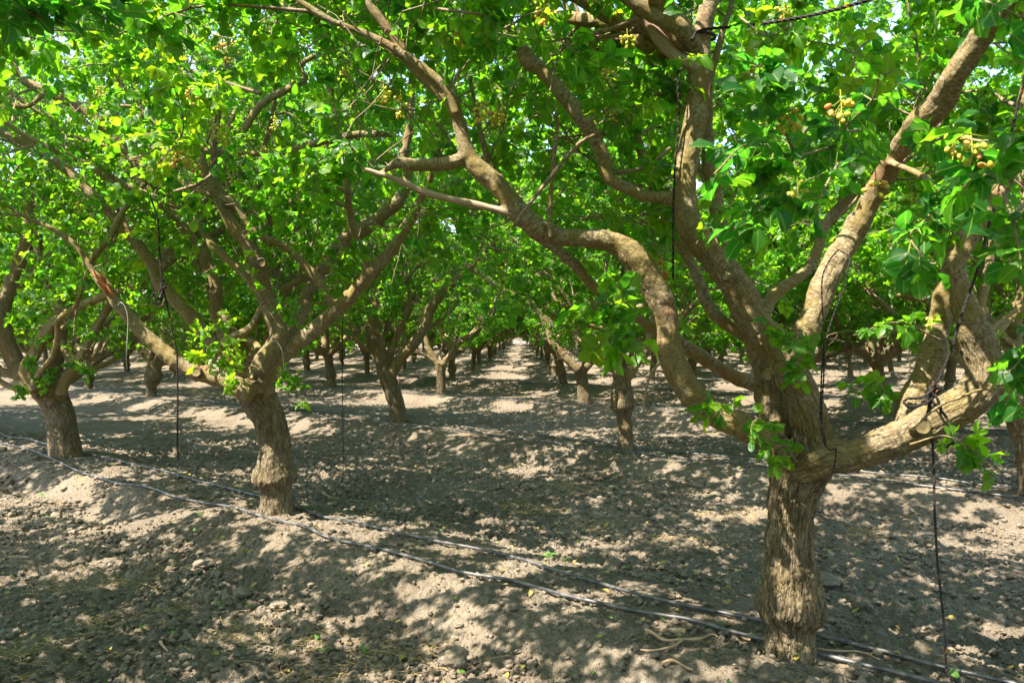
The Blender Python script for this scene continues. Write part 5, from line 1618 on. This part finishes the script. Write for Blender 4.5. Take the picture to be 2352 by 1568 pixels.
# ------------------------------------------------------------------ litter on the floor
def litter():
    rs = np.random.RandomState(12)
    # fallen leaves
    mb = MB()
    N = 550
    y = 3.3 * (22 / 3.3) ** rs.rand(N)
    x = (rs.rand(N) * 2 - 1) * (0.63 * y + 0.3)
    z = ground(x, y) + 0.012 + 0.012 * rs.rand(N)
    V2, Q = LEAF['MID']
    a = rs.uniform(0, 6.28, N)
    d = np.stack([np.cos(a), np.sin(a), rs.normal(0, 0.25, N)], 1)
    s = np.stack([-np.sin(a), np.cos(a), rs.normal(0, 0.35, N)], 1)
    L = rs.uniform(0.02, 0.055, N)
    t, w = V2[:, 0][None], V2[:, 1][None]
    zz = np.abs(w) * rs.uniform(0, 0.9, N)[:, None] + np.sin(t * 3.1) * rs.uniform(-0.1, 0.25, N)[:, None]
    P = np.stack([x, y, z], 1)[:, None] + (d[:, None] * t[..., None] + s[:, None] * w[..., None] + np.array([0, 0, 1.0]) * zz[..., None]) * L[:, None, None]
    F = (Q[None] + (np.arange(N) * len(V2))[:, None, None])
    m = mk_mesh('leaf_litter', P.reshape(-1, 3), [F.reshape(-1, 4)], M['litter'])
    m.materials.append(M['weed'])
    mi = np.repeat((rs.rand(N) < 0.22).astype(np.int32), len(Q))
    m.polygons.foreach_set('material_index', mi)
    tag(obj('leaf_litter', m), 'scattered fallen leaves, green and yellow, on the soil', 'leaf litter', kind='stuff')
    # straw: wisps of dry grass lying in patches
    mb = MB()
    spots = [(30, 1545, 0.45), (400, 1400, 0.12), (250, 1430, 0.2), (560, 1460, 0.3), (700, 1480, 0.3), (870, 1500, 0.3), (980, 1520, 0.25), (1250, 1180, 0.3), (1360, 1210, 0.35), (1180, 1165, 0.3), (2000, 1230, 0.3), (150, 1350, 0.3), (300, 1340, 0.25), (1560, 1250, 0.4), (760, 1560, 0.3), (100, 1500, 0.3), (1700, 1190, 0.4), (1300, 1120, 0.5)]
    for px, py, R in spots:
        c0 = on_ground(px, py)
        n = int(260 * R)
        for _ in range(n):
            q = c0[:2] + rs.normal(0, R * 0.5, 2)
            a = rs.uniform(0, 6.28)
            L = rs.uniform(0.04, 0.15)
            b = a + rs.normal(0, 0.6)
            P = np.array([[q[0], q[1], 0], [q[0] + math.cos(a) * L * 0.5, q[1] + math.sin(a) * L * 0.5, 0], [q[0] + (math.cos(a) + math.cos(b)) * L * 0.5, q[1] + (math.sin(a) + math.sin(b)) * L * 0.5, 0]])
            P[:, 2] = ground(P[:, 0], P[:, 1]) + 0.012 + rs.uniform(0, 0.022, 3)
            V, Q3, T, b_ = tube(P, np.full(3, 0.0011), 3, False)
            mb.add(V, Q=Q3)
    tag(obj('dry_grass', mb.mesh('dry_grass', M['straw'])), 'wisps of yellow dry grass lying on the clods', 'dry grass', kind='stuff')
litter()

def stick(name, label, ctrl, r, mat, cat, group=None, forks=()):
    def line(c_):
        P = np.array([on_ground(*q) for q in c_])
        P[:, 2] += r * 0.8 + 0.008
        return P
    mb = MB()
    for k, cc in enumerate([ctrl, *forks]):
        P = catmull(line(cc), 0.02)
        R = np.linspace(r * (1 if k == 0 else 0.7), r * 0.45, len(P)) * (1 + 0.15 * np.sin(np.arange(len(P)) * 1.3))
        V, Q, T, b = tube(P, R, 8)
        mb.add(V, Q=Q, T=T, bk=b)
    tag(obj(name, mb.mesh(name, mat)), label, cat, group)
GS = 'dead sticks and roots on the ground'
stick('dead_root', 'pale forked root lying in front of the near drip hose beside the nearest trunk', [(1484, 1452), (1500, 1460), (1530, 1476), (1575, 1474), (1610, 1472), (1635, 1462), (1648, 1468)], 0.011, M['root'], 'root', GS, [[(1568, 1475), (1545, 1490), (1500, 1500), (1470, 1498)]])
stick('dead_root', 'short curled root at the bottom of the photo below the nearest trunk', [(1520, 1530), (1545, 1522), (1570, 1535), (1590, 1545)], 0.010, M['root'], 'root', GS)
stick('dead_root', 'thin root lying right of the nearest trunk between the two hoses', [(1870, 1495), (1920, 1500), (1975, 1502), (2020, 1520)], 0.008, M['root'], 'root', GS)
stick('dead_stick', 'grey stick beside the leaning trunk, left of its graft ring', [(540, 1105), (560, 1110), (590, 1115), (600, 1124)], 0.014, M['root'], 'stick', GS)
stick('dead_stick', 'thin stick on the ground right of the leaning trunk', [(740, 1135), (765, 1146), (800, 1150), (850, 1156)], 0.012, M['root'], 'stick', GS)
stick('dead_stick', 'straight stick lying in the alley left of the toe line of clods', [(440, 1410), (480, 1411), (520, 1408), (575, 1405)], 0.007, M['root'], 'stick', GS)
stick('dead_stick', 'long thin stick on the slope below the leaning trunk', [(360, 1300), (410, 1265), (450, 1240), (480, 1215)], 0.007, M['root'], 'stick', GS)
stick('dead_stick', 'short broken stick in the left foreground shade', [(368, 1478), (376, 1490), (388, 1502)], 0.010, M['root'], 'stick', GS)

def bark_chip():
    p = on_ground(1545, 1452)
    V = np.array([[u, (v - 0.5) * 0.035 * math.sin(min(1, u / 0.14 + 0.2) * 2.7), 0.018 * math.cos((v - 0.5) * 2.6) + 0.01 * math.sin(u * 20)] for u in np.linspace(-0.07, 0.07, 9) for v in np.linspace(0, 1, 6)])
    V = np.concatenate([V, V - np.array([0, 0, 0.006])])
    Q = []
    for s in (0, 54):
        for i in range(8):
            for j in range(5):
                q = [s + i * 6 + j, s + i * 6 + j + 1, s + i * 6 + j + 7, s + i * 6 + j + 6]
                Q.append(q if s == 0 else q[::-1])
    o = obj('bark_piece', mk_mesh('bark_piece', V, [np.array(Q)], M['root'], True, {'bk': V}), loc=(p[0], p[1], p[2] + 0.01))
    o.rotation_euler = (0.1, 0.05, -0.3)
    tag(o, 'pale curved strip of bark lying behind the forked root', 'bark')
bark_chip()

def seedling(px, py, h, n, seed, label):
    rs = np.random.RandomState(seed)
    p = on_ground(px, py)
    root = bpy.data.objects.new('weed_seedling', None)
    COL.objects.link(root)
    root.location = p
    tag(root, label, 'weed', 'small green weeds on the orchard floor')
    mb, st = MB(), MB()
    V2, Q = LEAF['MID']
    for k in range(n):
        a = k * 2.4 + rs.uniform(-0.3, 0.3)
        z = h * (0.35 + 0.65 * k / n)
        L = h * rs.uniform(0.45, 0.75)
        ax = unit(np.array([math.cos(a), math.sin(a), rs.uniform(0.1, 0.6)]))
        sd = unit(np.cross([0, 0, 1], ax))
        nn = np.cross(ax, sd)
        P = np.array([0, 0, z]) + ax * 0.2 * L + (ax * V2[:, :1] + sd * V2[:, 1:] * 1.1 + nn * (np.abs(V2[:, 1:]) * 0.4 - 0.2 * V2[:, :1] ** 2)) * L
        mb.add(P, Q=Q)
        V, q, t, _ = tube(np.array([[0, 0, z], [0, 0, z] + ax * 0.12 * L, [0, 0, z] + ax * 0.25 * L]), np.full(3, 0.0012), 4, False)
        st.add(V, Q=q)
    V, q, t, _ = tube(np.array([[0, 0, -0.02], [0.003, 0, h * 0.5], [0, 0.002, h]]), np.array([0.002, 0.002, 0.001]), 5)
    st.add(V, Q=q, T=t)
    obj('stem', st.mesh('stem', M['stalk']), root)
    obj('leaves', mb.mesh('leaves', M['weed'], False), root)
for a in ((1823, 1512, 0.055, 7, 1, 'pale green seedling beside the near hose in front of the nearest trunk'), (1262, 1290, 0.07, 8, 2, 'bright seedling on the sunlit bank next to the far hose of the near row'),
          (1560, 1470, 0.03, 5, 3, 'tiny weed beside the forked root'), (743, 1505, 0.05, 6, 4, 'weed in the shaded foreground, left one of a pair at the bottom'), (835, 1506, 0.05, 7, 5, 'weed in the shaded foreground, right one of a pair at the bottom'),
          (502, 1396, 0.045, 5, 6, 'weed in the middle of the shaded alley left of the toe line of clods'), (1425, 1020, 0.10, 8, 7, 'small weed beside the grey trunk with the collar'), (1745, 1350, 0.05, 5, 8, 'little weed behind the far hose, left of the nearest trunk'),
          (95, 1150, 0.08, 7, 9, 'weed at the left edge below the thick dark trunk'), (460, 1190, 0.05, 6, 10, 'weed between the two near hoses left of the leaning trunk'), (575, 1400, 0.04, 5, 11, 'small weed on the dark clods below the bank')):
    seedling(*a)

import os
if os.environ.get('DBG'):
    for yy in np.arange(14, 2.5, -0.5):
        print('%5.1f ' % yy + ' '.join('%2d' % COVER[int((xx + 35) / CELL):int((xx + 35) / CELL) + 2, int((yy + 20) / CELL):int((yy + 20) / CELL) + 2].mean() for xx in np.arange(-9, 9, 0.5)))
